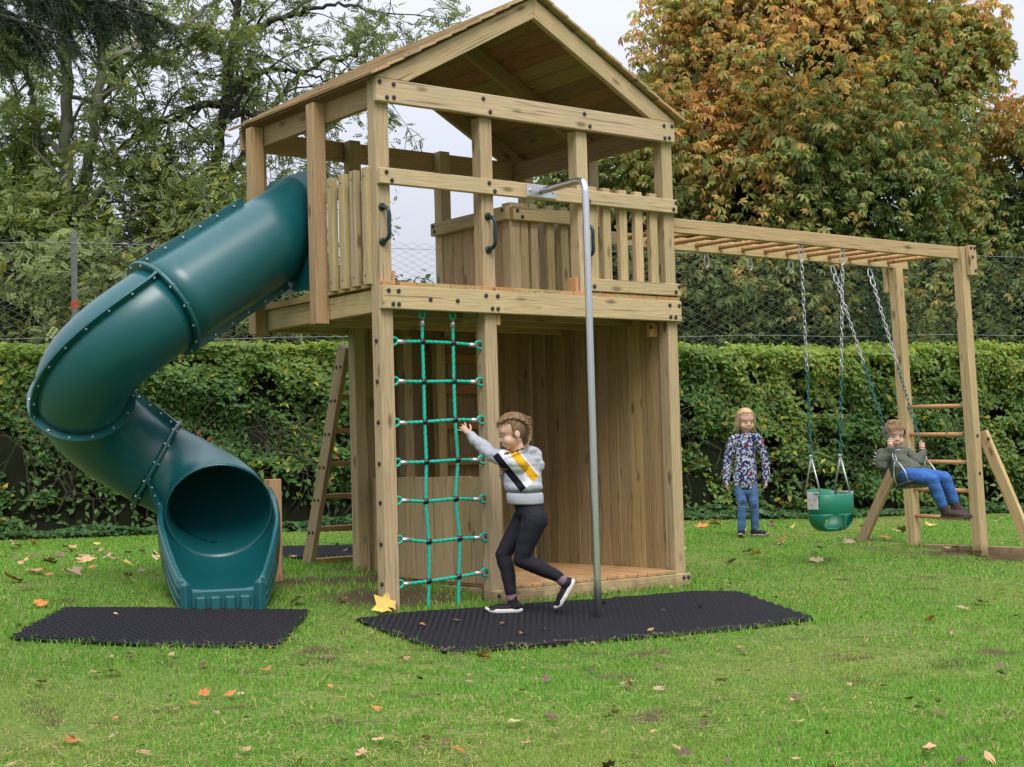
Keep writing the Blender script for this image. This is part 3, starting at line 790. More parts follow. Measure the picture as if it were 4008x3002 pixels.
# ------------------------------------------------------------------ rubber mats
RUBBER = plain('black_rubber', (0.0085, 0.0085, 0.012), 0.6, 0.0, 0.25, 25, spec=0.25)
def inside(poly, x, y):
    c = np.zeros(x.shape, bool); n = len(poly); j = n - 1
    for i in range(n):
        xi, yi = poly[i]; xj, yj = poly[j]
        k = ((yi > y) != (yj > y)) & (x < (xj - xi) * (y - yi) / (yj - yi + 1e-12) + xi)
        c ^= k; j = i
    return c
def mat(label, poly, ang, pitch=0.043, lift=0.008):
    P = np.array(poly); ctr = P.mean(0)
    t = thing('rubber_mat', label, 'mat', (ctr[0], ctr[1], float(gz(*ctr))), 'black rubber grass mats')
    ca, sa = math.cos(ang), math.sin(ang)
    u = np.arange(-80, 81); gx, gy = np.meshgrid(u * pitch, u * pitch * 0.866)
    gx = gx + (np.arange(161) % 2)[:, None] * pitch / 2
    X = ctr[0] + gx * ca - gy * sa; Y = ctr[1] + gx * sa + gy * ca
    m = inside(poly, X.ravel(), Y.ravel()); X, Y = X.ravel()[m], Y.ravel()[m]
    a = np.arange(6) * math.pi / 3 + math.pi / 6 + ang
    r0, r1, h = pitch * 0.30, pitch * 0.565, 0.020
    ring = np.concatenate([np.stack((r * np.cos(a), r * np.sin(a), np.full(6, z)), 1) for r, z in ((r0, 0.0), (r0 * 1.05, h), (r1 * 0.93, h), (r1, h * 0.55))])
    f = np.array([(k * 6 + j, k * 6 + (j + 1) % 6, (k + 1) * 6 + (j + 1) % 6, (k + 1) * 6 + j) for k in range(3) for j in range(6)])
    Z = gz(X, Y) + lift + 0.004 * np.sin(X * 3 + 1) * np.sin(Y * 4)
    V = (np.stack((X, Y, Z), 1)[:, None] + ring[None]).reshape(-1, 3)
    F = (f[None] + (np.arange(len(X)) * 24)[:, None, None]).reshape(-1, 4)
    o = obj('rubber_lattice', fast_mesh('rubber_lattice', V, F, mat=RUBBER), None, t); o['kind'] = 'stuff'
    # thin dark sheet added under the open rings to blacken the holes; raised rim
    q = 40; ss = np.linspace(0, 1, q)
    edge = []
    for i in range(len(P)):
        A, B = P[i], P[(i + 1) % len(P)]
        for s in np.linspace(0, 1, 14)[:-1]: edge.append(A + (B - A) * s)
    edge = np.array(edge)
    tube('rim', np.column_stack((edge, gz(edge[:, 0], edge[:, 1]) + lift + 0.006)), 0.010, RUBBER, t, 6, closed=True)
    rings = np.concatenate([ctr + (edge - ctr) * s for s in (1.0, 0.75, 0.5, 0.25, 0.02)]); n = len(edge)
    V = np.column_stack((rings, gz(rings[:, 0], rings[:, 1]) + lift - 0.004))
    F = [(k * n + j, k * n + (j + 1) % n, (k + 1) * n + (j + 1) % n, (k + 1) * n + j) for k in range(4) for j in range(n)]
    obj('dark_backing_sheet', fast_mesh('dark_backing_sheet', V, np.array(F), mat=RUBBER), None, t)
    return t
mat('black rubber lattice mat on the grass at the foot of the slide', [(-2.296, 0.271), (-1.712, 0.996), (-0.52, 0.33), (-0.434, 0.263), (-1.075, -0.494)], math.atan2(-0.73, 1.28))
mat('long black rubber lattice mat under the steel pole and the walking child', [(-0.284, -0.064), (-0.331, -0.588), (-0.372, -1.137), (-0.32, -1.17), (0.232, -1.285), (0.933, -1.401), (1.561, -1.498), (2.215, -1.493),
     (2.485, -0.893), (2.68, -0.421), (2.62, -0.36), (2.393, -0.25), (1.504, -0.205), (0.744, -0.12), (0.161, -0.03)], -0.15)
mat('black rubber mat behind the tower at the foot of the ladder', [(0.55, 3.05), (1.3, 4.3), (2.6, 3.7), (1.9, 2.4)], -0.5)

# ------------------------------------------------------------------ ladder at the back of the tower
lad = thing('access_ladder', 'leaning timber step ladder behind the left back corner of the tower', 'ladder', (1.2, 2.7, 0.2))
AGED = (0.78, 0.74, 0.66)
a0, a1 = Vector((0.86, 2.55, 0.10)), Vector((0.86, 1.90, 1.86))
for dx in (0.0, 0.62):
    o = board('stringer', a0 + Vector((dx, 0, 0)), a1 + Vector((dx, 0, 0)), 0.045, 0.125, PINE, lad, up=(0, -1, 0.6), tint=AGED)
    if dx == 0:
        dv = (a1 - a0)
        for k in range(7):
            for e in (-0.03, 0.03):
                p = a0 + dv * (0.04 + 0.145 * k) + Vector((-0.0225, e, 0))
                bolt(p, (-1, 0, 0), lad, 0.013, 0.009)
for k in range(7):
    p = a0 + (a1 - a0) * (0.055 + 0.145 * k)
    board('tread', p + Vector((0.024, 0, 0)), p + Vector((0.596, 0, 0)), 0.10, 0.038, PINE, lad, tint=(0.85, 0.66, 0.52))
# ------------------------------------------------------------------ monkey bars and swing frame
bars = thing('monkey_bar_frame', 'timber monkey bar frame with round rungs running right from the tower to a ladder', 'climbing frame', (6.2, 0.5, 0))
NEWP = (1.06, 1.0, 0.90)
bx('beam', 2.602, 6.10, 0.075, 0.120, 2.607, 2.713, PINE, bars, NEWP)
bx('beam', 2.602, 6.33, 0.838, 0.883, 2.618, 2.722, PINE, bars, NEWP)
for k in range(13):
    x = 2.78 + 0.272 * k
    tube('rung', [(x, 0.118, 2.66), (x, 0.48, 2.665), (x, 0.84, 2.668)], 0.019, RAW, bars, 12)
def lpost(x0, y0, x1, y1, z1, zb=-0.2):
    board('post', (x1, y1, zb), (x0, y0, z1), 0.098, 0.098, PINE, bars, up=(0, 1, 0), tint=NEWP)
lpost(6.10, 0.095, 6.225, 0.095, 2.715); lpost(6.17, 0.86, 6.30, 0.86, 2.616)
board('cap_block', (6.164, 0.02, 2.46), (6.152, 0.02, 2.722), 0.098, 0.045, PINE, bars, up=(0, 1, 0), tint=NEWP)
for (x, z) in ((6.125, 2.70), (6.175, 2.70), (6.145, 2.62), (6.18, 2.50)): bolt((x, -0.003, z), (0, -1, 0), bars)
board('cap_block', (6.16, 0.935, 2.40), (6.15, 0.935, 2.66), 0.098, 0.045, PINE, bars, up=(0, 1, 0), tint=NEWP)
for z in (1.317, 1.064, 0.817, 0.565, 0.319):
    x = 6.21 - 0.046 * z
    tube('ladder_rung', [(x, 0.14, z), (x + 0.035, 0.48, z + 0.008), (x + 0.07, 0.815, z + 0.016)], 0.019, RAW, bars, 12)
bx('ground_board', 6.285, 6.33, -0.95, 1.70, -0.14, 0.075, PINE, bars, (0.85, 0.8, 0.74))
board('brace', (6.345, 1.62, -0.08), (6.30, 0.915, 1.02), 0.045, 0.10, PINE, bars, up=(0, 1, 0.6), tint=(0.9, 0.86, 0.8))
board('brace', (6.33, -0.43, -0.14), (6.262, 0.055, 1.08), 0.045, 0.10, PINE, bars, up=(0, -1, 0.6), tint=NEWP)
for (x, y, z) in ((6.235, -0.02, 1.02),): bolt((x, y, z), (-0.6, -0.8, 0), bars)
bolt((6.18, 0.046, 0.72), (0, -1, 0), bars); bolt((6.17, 0.046, 1.05), (0, -1, 0), bars)

# ------------------------------------------------------------------ swings
CHG = plain('green_chain_sleeve', (0.01, 0.10, 0.10), 0.45)
CHS = plain('galvanised_chain', (0.46, 0.46, 0.47), 0.42, 0.85, 0.12, 90)
t_ = np.linspace(0, 2 * np.pi, 10, endpoint=False)
_lk = np.stack((0.0125 * np.cos(t_), np.zeros(10), 0.023 * np.sin(t_) + 0.007 * np.sign(np.sin(t_))), 1)
LINKV, LINKF = tube_np(_lk, 0.0040, 5, closed=True)
def chain(name, A, B, mat, parent, pitch=0.042):
    A, B = np.array(A, float), np.array(B, float); n = max(2, int(np.linalg.norm(B - A) / pitch))
    z = (A - B) / np.linalg.norm(A - B); x = np.cross(z, (0.3, 1, 0.1)); x /= np.linalg.norm(x); y = np.cross(z, x)
    VV, FF = [], []
    F0 = np.array(LINKF)
    for i in range(n):
        c = A + (B - A) * (i + 0.5) / n
        a_ = 0.6 + i * math.pi / 2 + 0.25 * math.sin(i * 1.7); u = x * math.cos(a_) + y * math.sin(a_); v = np.cross(z, u)
        VV.append(c + LINKV[:, :1] * u + LINKV[:, 1:2] * v + LINKV[:, 2:] * z); FF.append(F0 + i * len(LINKV))
    V = np.concatenate(VV); ctr = V.mean(0)
    return obj(name, fast_mesh(name, V - ctr, np.concatenate(FF), True, mat=mat), None, parent, Matrix.Translation(Vector(ctr)))
def carabiner(A, B, parent, w=0.021):
    A, B = np.array(A, float), np.array(B, float); z = A - B; L_ = np.linalg.norm(z); z /= L_
    x = CAM_R * 0.9 + CAM_F * 0.3; x = x - z * (x @ z); x /= np.linalg.norm(x)
    t = np.linspace(0, 2 * np.pi, 22, endpoint=False)
    P = (A + B) / 2 + np.outer(np.cos(t) * w * (1 - 0.3 * np.sin(t)), x) + np.outer(np.sin(t) * L_ / 2, z)
    return tube('carabiner', P, 0.0052, CHS, parent, 6, closed=True)
def hook_eye(x, y, z, parent):
    tube('eye_bolt', [(x, y, z + 0.05), (x, y, z - 0.012)], 0.007, CHS, parent, 6)
# empty hooks on the back beam
for k, x in enumerate((3.732, 4.244, 4.752)):
    h = thing('swing_hook', 'empty steel swing hook under the back beam, %s from the tower' % ('nearest', 'second', 'third')[k], 'hook', (x, 0.86, 2.55), 'empty swing hooks')
    hook_eye(x, 0.86, 2.618, h); carabiner((x, 0.86, 2.612), (x, 0.86, 2.50), h)

# bucket swing
bucket = thing('bucket_swing', 'green toddler bucket swing hanging on chains from the front beam', 'swing', (4.284, 0.1, 0.35))
BG = plain('green_bucket_rubber', (0.006, 0.155, 0.09), 0.42, 0.0, 0.06, 12)
LG = plain('light_grey_plate', (0.55, 0.56, 0.57), 0.5, 0.2)
bcx, bcy = 4.285, 0.11
for k, (xt, xb) in enumerate(((4.033, 4.075), (4.534, 4.425))):
    hook_eye(xt, 0.1, 2.607, bucket); carabiner((xt, 0.1, 2.602), (xt + (xb - xt) * 0.05, 0.1, 2.47), bucket)
    A = np.array((xt + (xb - xt) * 0.05, 0.1, 2.475)); Bt = np.array((xb, bcy, 0.905)); M_ = A + (Bt - A) * 0.56
    chain('chain', A, M_, CHS, bucket); chain('chain_sleeved', M_, Bt, CHG, bucket)
    tp = Bt + (0, 0, 0.0)
    tube('hanger', [tp + (-0.02, 0, 0.012), tp + (0.02, 0, 0.012)], 0.007, LG, bucket, 8)
    x0, x1 = (xb - 0.005, xb - 0.005)
    # triangular hanger lies in the front-to-back plane, seen slightly turned
    for (q0, q1) in (((0, 0, 0), (-0.02, -0.098, -0.285)), ((0, 0, 0), (0.02, 0.098, -0.285)), ((-0.02, -0.098, -0.285), (0.02, 0.098, -0.285))):
        tube('hanger_rod', [tp + q0, (tp + q0 + tp + q1) / 2, tp + q1], 0.0075, CHS, bucket, 8)
# shell: oval band, back higher than front
def oval(t, a, b): return bcx + a * np.cos(t), bcy + b * np.sin(t)
n = 48; t = np.linspace(0, 2 * np.pi, n, endpoint=False); V = []; F = []
topz = 0.605 + 0.045 * np.clip(np.sin(t), 0, 1) ** 1.2; botz = np.full(n, 0.45)
for (a_, b_, zz) in ((0.205, 0.152, topz), (0.212, 0.158, topz - 0.008), (0.212, 0.158, botz + 0.006), (0.205, 0.152, botz), (0.196, 0.143, botz + 0.006), (0.196, 0.143, topz - 0.006)):
    x, y = oval(t, a_, b_); V.append(np.stack((x, y, zz), 1))
V = np.concatenate(V)
for k in range(6):
    for j in range(n): F.append((k * n + j, k * n + (j + 1) % n, ((k + 1) % 6) * n + (j + 1) % n, ((k + 1) % 6) * n + j))
obj('bucket_band', mesh_np('bucket_band', V, F, True), BG, bucket)
# bowl under the band, with two leg holes cut in the front
nt_, nr_ = 64, 14; V = []; F = []
for i in range(nr_ + 1):
    f = i / nr_; k = math.cos(f * math.pi / 2 * 0.97) ** 0.55; z_ = 0.452 - 0.135 * math.sin(f * math.pi / 2) ** 1.1
    for j in range(nt_):
        a_ = 2 * math.pi * j / nt_; x, y = oval(a_, 0.203 * k, 0.150 * k); V.append((x, y, z_))
for i in range(nr_):
    for j in range(nt_):
        q = (i * nt_ + j, i * nt_ + (j + 1) % nt_, (i + 1) * nt_ + (j + 1) % nt_, (i + 1) * nt_ + j)
        c = np.mean([V[k] for k in q], 0)
        if c[1] < bcy and any(((c[0] - bcx - s_x) / 0.072) ** 2 + ((c[2] - 0.392) / 0.056) ** 2 < 1 for s_x in (-0.088, 0.088)): continue
        if c[1] > bcy + 0.05 and ((c[0] - bcx) / 0.11) ** 2 + ((c[2] - 0.395) / 0.045) ** 2 < 1: continue
        F.append(q)
F.append(tuple(range(nr_ * nt_, (nr_ + 1) * nt_)))
o = obj('bucket_bowl', mesh_np('bucket_bowl', V, F, True), BG, bucket); m_ = o.modifiers.new('thick', 'SOLIDIFY'); m_.thickness = 0.009
for sx, xx in ((-1, bcx - 0.214), (1, bcx + 0.214)):
    pl = bx('side_plate', xx - 0.004, xx + 0.004, bcy - 0.055, bcy + 0.055, 0.49, 0.625, LG, bucket, c=0.003)
    for (yy, zz) in ((bcy - 0.025, 0.575), (bcy + 0.025, 0.575), (bcy, 0.53)):
        o = bolt((xx + sx * 0.004, yy, zz), (sx, 0, 0), bucket, 0.008, 0.004); o.data = _sb()

# flat swing with a child on it: swung towards the camera side
flat = thing('flat_swing', 'flat black swing seat on green sleeved chains with a child sitting on it', 'swing', (5.54, 0.215, 0.65))
SEATC = np.array((5.54, 0.215, 0.65)); tilt = math.radians(18.4)      # rope leans forward
sx_, sy_, sz_ = np.array((1.0, 0, 0)), np.array((0, math.cos(tilt), -math.sin(tilt))), np.array((0, math.sin(tilt), math.cos(tilt)))
SEATM = Matrix(((sx_[0], sy_[0], sz_[0], SEATC[0]), (sx_[1], sy_[1], sz_[1], SEATC[1]), (sx_[2], sy_[2], sz_[2], SEATC[2]), (0, 0, 0, 1)))
SEATMAT = plain('black_seat_rubber', (0.02, 0.02, 0.024), 0.5)
SEATUND = plain('seat_underside', (0.16, 0.18, 0.15), 0.6)
o = obj('seat', box_mesh(0.44, 0.165, 0.032, 0.012).copy(), None, flat, SEATM); o.data.materials.clear(); o.data.materials.append(SEATMAT)
for q in (-0.045, 0.0, 0.045):
    o = obj('seat_rib', box_mesh(0.36, 0.03, 0.008, 0.002).copy(), None, flat, SEATM @ Matrix.Translation((0, q, -0.019))); o.data.materials.clear(); o.data.materials.append(SEATUND)
for k, xt in enumerate((5.286, 5.792)):
    sgn = -1 if k == 0 else 1
    foot = SEATC + sx_ * sgn * 0.205
    top = np.array((xt, 0.86, 2.60)); low = foot + sz_ * 0.24
    hook_eye(xt, 0.86, 2.618, flat)
    dv = (low - top) / np.linalg.norm(low - top)
    carabiner(top, top + dv * 0.10, flat); carabiner(top + dv * 0.085, top + dv * 0.185, flat)
    m_ = top + dv * 0.17 + (low - top - dv * 0.17) * 0.47
    chain('chain', top + dv * 0.17, m_, CHS, flat); chain('chain_sleeved', m_, low - dv * 0.03, CHG, flat)
    carabiner(low - dv * 0.05, low + dv * 0.03, flat, 0.014)
    for q in (-0.062, 0.062):
        tube('hanger_rod', [low + dv * 0.02, low - sz_ * 0.07 + sy_ * q * 0.55, foot + sy_ * q + sz_ * 0.10, foot + sy_ * q + sz_ * 0.012], 0.0065, CHS, flat, 8)
# ------------------------------------------------------------------ lawn
def axis(a, b, step, far):
    core = np.arange(a, b + step / 2, step); out = []; d = step
    x = b
    while x < far: d *= 1.35; x += d; out.append(x)
    lo = []; d = step; x = a
    while x > -far: d *= 1.35; x -= d; lo.append(x)
    return np.concatenate((lo[::-1], core, out))
ax, ay = axis(-7, 16, 0.12, 400), axis(-8, 12, 0.12, 400)
gx, gy = np.meshgrid(ax, ay); lawn_v = np.stack((gx.ravel(), gy.ravel(), gz(gx.ravel(), gy.ravel())), 1)
nx_ = len(ax); ii, jj = np.meshgrid(np.arange(len(ay) - 1), np.arange(nx_ - 1), indexing='ij')
q = (ii * nx_ + jj).ravel()
lawn_f = np.stack((q, q + 1, q + nx_ + 1, q + nx_), 1)
m, nt, b, out = new_mat('lawn_turf'); L = nt.links
tc = N(nt, 'ShaderNodeTexCoord')
n1 = N(nt, 'ShaderNodeTexNoise'); n1.inputs['Scale'].default_value = 0.9; n1.inputs['Detail'].default_value = 5
n2 = N(nt, 'ShaderNodeTexNoise'); n2.inputs['Scale'].default_value = 45; n2.inputs['Detail'].default_value = 4
n3 = N(nt, 'ShaderNodeTexNoise'); n3.inputs['Scale'].default_value = 2.7; n3.inputs['Detail'].default_value = 6
for n_ in (n1, n2, n3): L.new(tc.outputs['Object'], n_.inputs['Vector'])
r1 = N(nt, 'ShaderNodeValToRGB'); e = r1.color_ramp.elements
e[0].position = 0.3; e[0].color = (0.095, 0.190, 0.034, 1); e[1].position = 0.7; e[1].color = (0.195, 0.215, 0.062, 1)
L.new(n1.outputs[0], r1.inputs[0])
r2 = N(nt, 'ShaderNodeMapRange'); r2.inputs[1].default_value = 0.3; r2.inputs[2].default_value = 0.7; r2.inputs[3].default_value = 0.55; r2.inputs[4].default_value = 1.3
L.new(n2.outputs[0], r2.inputs[0])
s_ = N(nt, 'ShaderNodeVectorMath', operation='SCALE'); L.new(r1.outputs[0], s_.inputs[0]); L.new(r2.outputs[0], s_.inputs[3])
# bare earth in trodden spots
soil = N(nt, 'ShaderNodeMapRange'); soil.inputs[1].default_value = 0.60; soil.inputs[2].default_value = 0.70; L.new(n3.outputs[0], soil.inputs[0])
att = N(nt, 'ShaderNodeAttribute', attribute_name='tint')
mx_ = N(nt, 'ShaderNodeMath', operation='MAXIMUM'); L.new(soil.outputs[0], mx_.inputs[0]); L.new(att.outputs['Fac'], mx_.inputs[1])
mm = N(nt, 'ShaderNodeMix', data_type='RGBA'); mm.inputs[7].default_value = (0.085, 0.060, 0.036, 1)
L.new(mx_.outputs[0], mm.inputs[0]); L.new(s_.outputs[0], mm.inputs[6])
L.new(mm.outputs[2], b.inputs['Base Color']); b.inputs['Roughness'].default_value = 0.95; b.inputs['Specular IOR Level'].default_value = 0.1
bp = N(nt, 'ShaderNodeBump'); bp.inputs['Strength'].default_value = 0.8; bp.inputs['Distance'].default_value = 0.03
L.new(n2.outputs[0], bp.inputs['Height']); L.new(bp.outputs[0], b.inputs['Normal'])
LAWN = m
SOIL = [(0.35, 0.55, 0.55, 0.45), (0.85, 1.2, 0.5, 0.4), (0.2, 1.45, 0.35, 0.25), (0.45, 1.35, 0.35, 0.2), (6.15, 0.35, 0.30, 0.22), (6.3, -0.1, 0.40, 0.16), (6.35, 1.55, 0.35, 0.16), (0.95, 1.9, 0.35, 0.2),
        (-0.72, -3.15, 0.16, 0.10), (1.95, -3.02, 0.17, 0.09), (-0.1, -2.2, 0.14, 0.1), (-0.95, -0.65, 0.2, 0.1), (0.55, -1.75, 0.2, 0.08)]
def soil_mask(x, y):
    s = np.zeros(np.shape(x))
    for (cx_, cy_, a_, b_) in SOIL:
        d = ((x - cx_) / a_) ** 2 + ((y - cy_) / b_) ** 2 + 0.35 * np.sin(x * 23 + cy_) * np.sin(y * 19 + cx_)
        s = np.maximum(s, np.clip(1.5 - 1.3 * d, 0, 1))
    return s
sm = soil_mask(lawn_v[:, 0], lawn_v[:, 1])
lawn = obj('lawn', fast_mesh('lawn', lawn_v, lawn_f, True, np.repeat(sm[:, None], 3, 1), LAWN))
lawn['kind'] = 'structure'

# ------------------------------------------------------------------ leaf helpers
def leaf_mat(name, rough=0.55, trans=0.35, spec=0.3):
    m, nt, b, out = new_mat(name); L = nt.links
    at_ = N(nt, 'ShaderNodeAttribute', attribute_name='tint')
    L.new(at_.outputs['Color'], b.inputs['Base Color']); b.inputs['Roughness'].default_value = rough
    b.inputs['Specular IOR Level'].default_value = spec
    tr = N(nt, 'ShaderNodeBsdfTranslucent'); sc_ = N(nt, 'ShaderNodeVectorMath', operation='MULTIPLY'); sc_.inputs[1].default_value = (1.15, 1.25, 0.7)
    L.new(at_.outputs['Color'], sc_.inputs[0]); L.new(sc_.outputs[0], tr.inputs[0])
    mix = N(nt, 'ShaderNodeMixShader'); mix.inputs[0].default_value = trans
    L.new(b.outputs[0], mix.inputs[1]); L.new(tr.outputs[0], mix.inputs[2]); L.new(mix.outputs[0], out.inputs[0])
    return m
LEAF = leaf_mat('leaf', 0.5, 0.45, 0.35); GRASS = leaf_mat('grass_blade', 0.6, 0.42, 0.2)
def frames_np(n, spin):
    n = n / (np.linalg.norm(n, axis=1)[:, None] + 1e-9)
    ref = np.where(np.abs(n[:, 2:3]) < 0.95, np.array([[0, 0, 1.0]]), np.array([[1.0, 0, 0]]))
    t = np.cross(ref, n); t /= np.linalg.norm(t, axis=1)[:, None]; s = np.cross(n, t)
    c, d = np.cos(spin)[:, None], np.sin(spin)[:, None]
    return t * c + s * d, -t * d + s * c, n
def scatter(name, pos, nrm, spin, size, tv, tf, cols, mat, parent=None, shade=None, kind=None):
    X, Y, Z = frames_np(nrm, spin)
    V = pos[:, None] + size[:, None, None] * (X[:, None] * tv[None, :, :1] + Y[:, None] * tv[None, :, 1:2] + Z[:, None] * tv[None, :, 2:])
    k = len(tv); F = (tf[None] + (np.arange(len(pos)) * k)[:, None, None]).reshape(-1, tf.shape[1])
    C = np.repeat(cols, k, 0)
    if shade is not None: C = C * np.tile(shade, len(pos))[:, None]
    o = obj(name, fast_mesh(name, V.reshape(-1, 3), F, False, C, mat), None, parent)
    if kind: o['kind'] = kind
    return o
# templates: simple folded leaf, spray of leaflets, hand-shaped chestnut leaf
LEAF_V = np.array([(0, 0, 0), (0.40, 0.25, 0.08), (0.45, 0, 0), (0.40, -0.25, 0.08), (1.0, 0, -0.12)]) - (0.4, 0, 0)
LEAF_F = np.array([(0, 2, 1), (0, 3, 2), (1, 2, 4), (2, 3, 4)])
def spray_template(n=9, ll=0.36, w=0.13):
    V, F = [], []
    for k in range(n):
        s = k // 2; side = 1 if k % 2 else -1
        x = 0.12 + 0.88 * s / ((n - 1) // 2)
        if k == n - 1: side = 0
        a = math.radians(62) * side; dx, dy = math.cos(a), math.sin(a)
        z0 = -0.25 * x * x
        b0 = np.array((x, 0, z0)); tip = b0 + np.array((dx * ll, dy * ll, -0.09)); mid = (b0 + tip) / 2; nn = np.array((-dy, dx, 0)) * w
        o = len(V); V += [b0, mid + nn + (0, 0, 0.02), tip, mid - nn + (0, 0, 0.02)]; F += [(o, o + 1, o + 2, o + 3)]
    return np.array(V), np.array(F)
SPRAY_V, SPRAY_F = spray_template()
def chest_template():
    V, F, S = [], [], []
    for k, a in enumerate((-100, -48, 0, 48, 100)):
        a = math.radians(a); l = (0.80, 1.0, 1.08, 0.98, 0.78)[k]
        d = np.array((math.cos(a), math.sin(a), 0)); p = np.array((-d[1], d[0], 0)); w = 0.20 * l
        o = len(V)
        V += [d * 0.03, d * 0.60 * l + p * w + (0, 0, -0.32 * l), d * 0.82 * l + (0, 0, -0.76 * l), d * 0.62 * l - p * w + (0, 0, -0.26 * l)]
        F += [(o, o + 3, o + 2), (o, o + 2, o + 1)]
        S += [0.92, 1.06, 1.05, 0.90]
    return np.array(V), np.array(F), np.array(S)
CH_V, CH_F, CH_S = chest_template()
def rnd(n): return RNG.random(n)
def nrm(n, s=1.0): return RNG.normal(size=(n, 3)) * s
def snoise(P, sc_, seed=0):
    """cheap smooth noise in 0..1"""
    r = np.random.default_rng(seed); v = np.zeros(len(P))
    for k in range(6):
        d = r.normal(size=3) * sc_ * (1 + 0.5 * k); v += np.sin(P @ d + r.random() * 6.28) / (1 + 0.35 * k)
    return 0.5 + v / 5.2

# ------------------------------------------------------------------ hedge
HA, HB = np.array((0.6, 8.6)), np.array((12.6, 4.1))
HD = (HB - HA) / np.linalg.norm(HB - HA); HN = np.array((HD[1], -HD[0]))            # HN points to the camera side
if HN @ (CAM_POS[:2] - HA) < 0: HN = -HN
HTOP = 2.34
def hedge_pt(u, v, z):
    p = HA + np.outer(u, HD) + np.outer(v, HN)
    return np.column_stack((p, z))
hedge = thing('clipped_hedge', 'long tall clipped green hedge along the back of the lawn', 'hedge', (6.6, 6.35, 0.15))
U0, U1 = -2.0, 16.0
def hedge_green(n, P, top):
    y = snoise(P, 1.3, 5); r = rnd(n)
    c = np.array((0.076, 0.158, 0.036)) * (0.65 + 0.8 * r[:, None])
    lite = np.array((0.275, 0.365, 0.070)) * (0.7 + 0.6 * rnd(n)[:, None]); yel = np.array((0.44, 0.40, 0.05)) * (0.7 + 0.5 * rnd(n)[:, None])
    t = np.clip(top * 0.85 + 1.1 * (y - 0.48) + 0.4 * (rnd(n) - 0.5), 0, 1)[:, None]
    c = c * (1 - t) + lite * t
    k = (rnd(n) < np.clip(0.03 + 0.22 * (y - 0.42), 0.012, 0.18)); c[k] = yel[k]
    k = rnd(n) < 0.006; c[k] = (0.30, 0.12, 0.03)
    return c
n = 100000
u = U0 + (U1 - U0) * rnd(n); z = gz(HA[0] + u * HD[0], HA[1] + u * HD[1]) + (0.02 + rnd(n) ** 0.85 * (HTOP - 0.2))
P0 = hedge_pt(u, np.zeros(n), z)
bulge = 0.46 * (snoise(P0, 1.6, 1) - 0.5) + 0.34 * (snoise(P0, 5.0, 2) - 0.5) - 0.22 * np.clip(0.8 - z, 0, 1) ** 1.2
dep = -np.abs(RNG.normal(size=n)) * 0.10
hole = snoise(P0, 3.4, 9) + 0.35 * snoise(P0, 9.0, 10)
keep = (hole > 0.48 + 0.32 * np.clip(1.35 - z, 0, 1.2)) | (rnd(n) < 0.13)
P = hedge_pt(u, bulge + dep, z)[keep]; n = len(P)
nn = np.column_stack((np.tile(HN, (n, 1)), np.full(n, 0.55))) + nrm(n, 0.45)
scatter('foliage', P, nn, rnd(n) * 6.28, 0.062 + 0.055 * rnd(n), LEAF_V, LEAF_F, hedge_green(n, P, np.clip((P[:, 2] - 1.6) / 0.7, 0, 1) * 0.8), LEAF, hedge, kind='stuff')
n = 34000
u = U0 + (U1 - U0) * rnd(n); v = -1.15 * rnd(n) + 0.05
P = hedge_pt(u, v, np.zeros(n)); P[:, 2] = HTOP + 0.10 * (snoise(P, 2.5, 3) - 0.5) - 0.12 * rnd(n) ** 2 - 0.10 * np.clip(v + 0.05, 0, 1) - 0.05 * (u > 6) + 0.08 * (rnd(n) ** 6)
nn = np.array((0, 0, 1.0)) + np.column_stack((np.tile(HN * 0.3, (n, 1)), np.zeros(n))) + nrm(n, 0.5)
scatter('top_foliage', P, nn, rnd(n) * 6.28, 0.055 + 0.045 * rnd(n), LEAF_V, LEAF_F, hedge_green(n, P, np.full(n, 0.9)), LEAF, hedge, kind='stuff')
# dark core sheet behind the leaves: the hedge's inner shade put into its colour
INNER = plain('hedge_inner_shade', (0.012, 0.014, 0.007), 0.95, 0, 0.4, 6, spec=0.1)
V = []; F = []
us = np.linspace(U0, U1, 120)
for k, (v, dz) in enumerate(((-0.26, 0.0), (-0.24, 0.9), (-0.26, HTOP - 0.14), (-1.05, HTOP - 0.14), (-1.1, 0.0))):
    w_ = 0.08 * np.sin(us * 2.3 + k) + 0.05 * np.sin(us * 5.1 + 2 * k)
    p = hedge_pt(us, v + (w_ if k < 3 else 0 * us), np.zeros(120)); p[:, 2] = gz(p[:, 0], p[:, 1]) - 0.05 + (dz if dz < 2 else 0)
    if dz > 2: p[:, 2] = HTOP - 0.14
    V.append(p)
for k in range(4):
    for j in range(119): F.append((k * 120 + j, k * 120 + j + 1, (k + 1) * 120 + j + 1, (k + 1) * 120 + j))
obj('hedge_dark_core', fast_mesh('hedge_dark_core', np.concatenate(V), np.array(F), True, mat=INNER), None, hedge)
TWIG = plain('twig_bark', (0.055, 0.045, 0.032), 0.9, 0, 0.3, 30)
parts = []
for k in range(260):
    u0 = random.uniform(U0, U1); z0 = random.uniform(0.1, 1.2)
    c = [hedge_pt(np.array([u0 + random.uniform(-0.2, 0.2) * i]), np.array([-0.22 + 0.09 * i + random.uniform(-0.04, 0.04)]), np.array([z0 + i * random.uniform(0.15, 0.35)]))[0] for i in range(4)]
    parts.append(tube_np(curve_pts(c, 7), np.linspace(0.012, 0.003, 7), 5))
V, F = join_np(parts); o = obj('twigs', mesh_np('twigs', V, F, True), TWIG, hedge); o['kind'] = 'stuff'
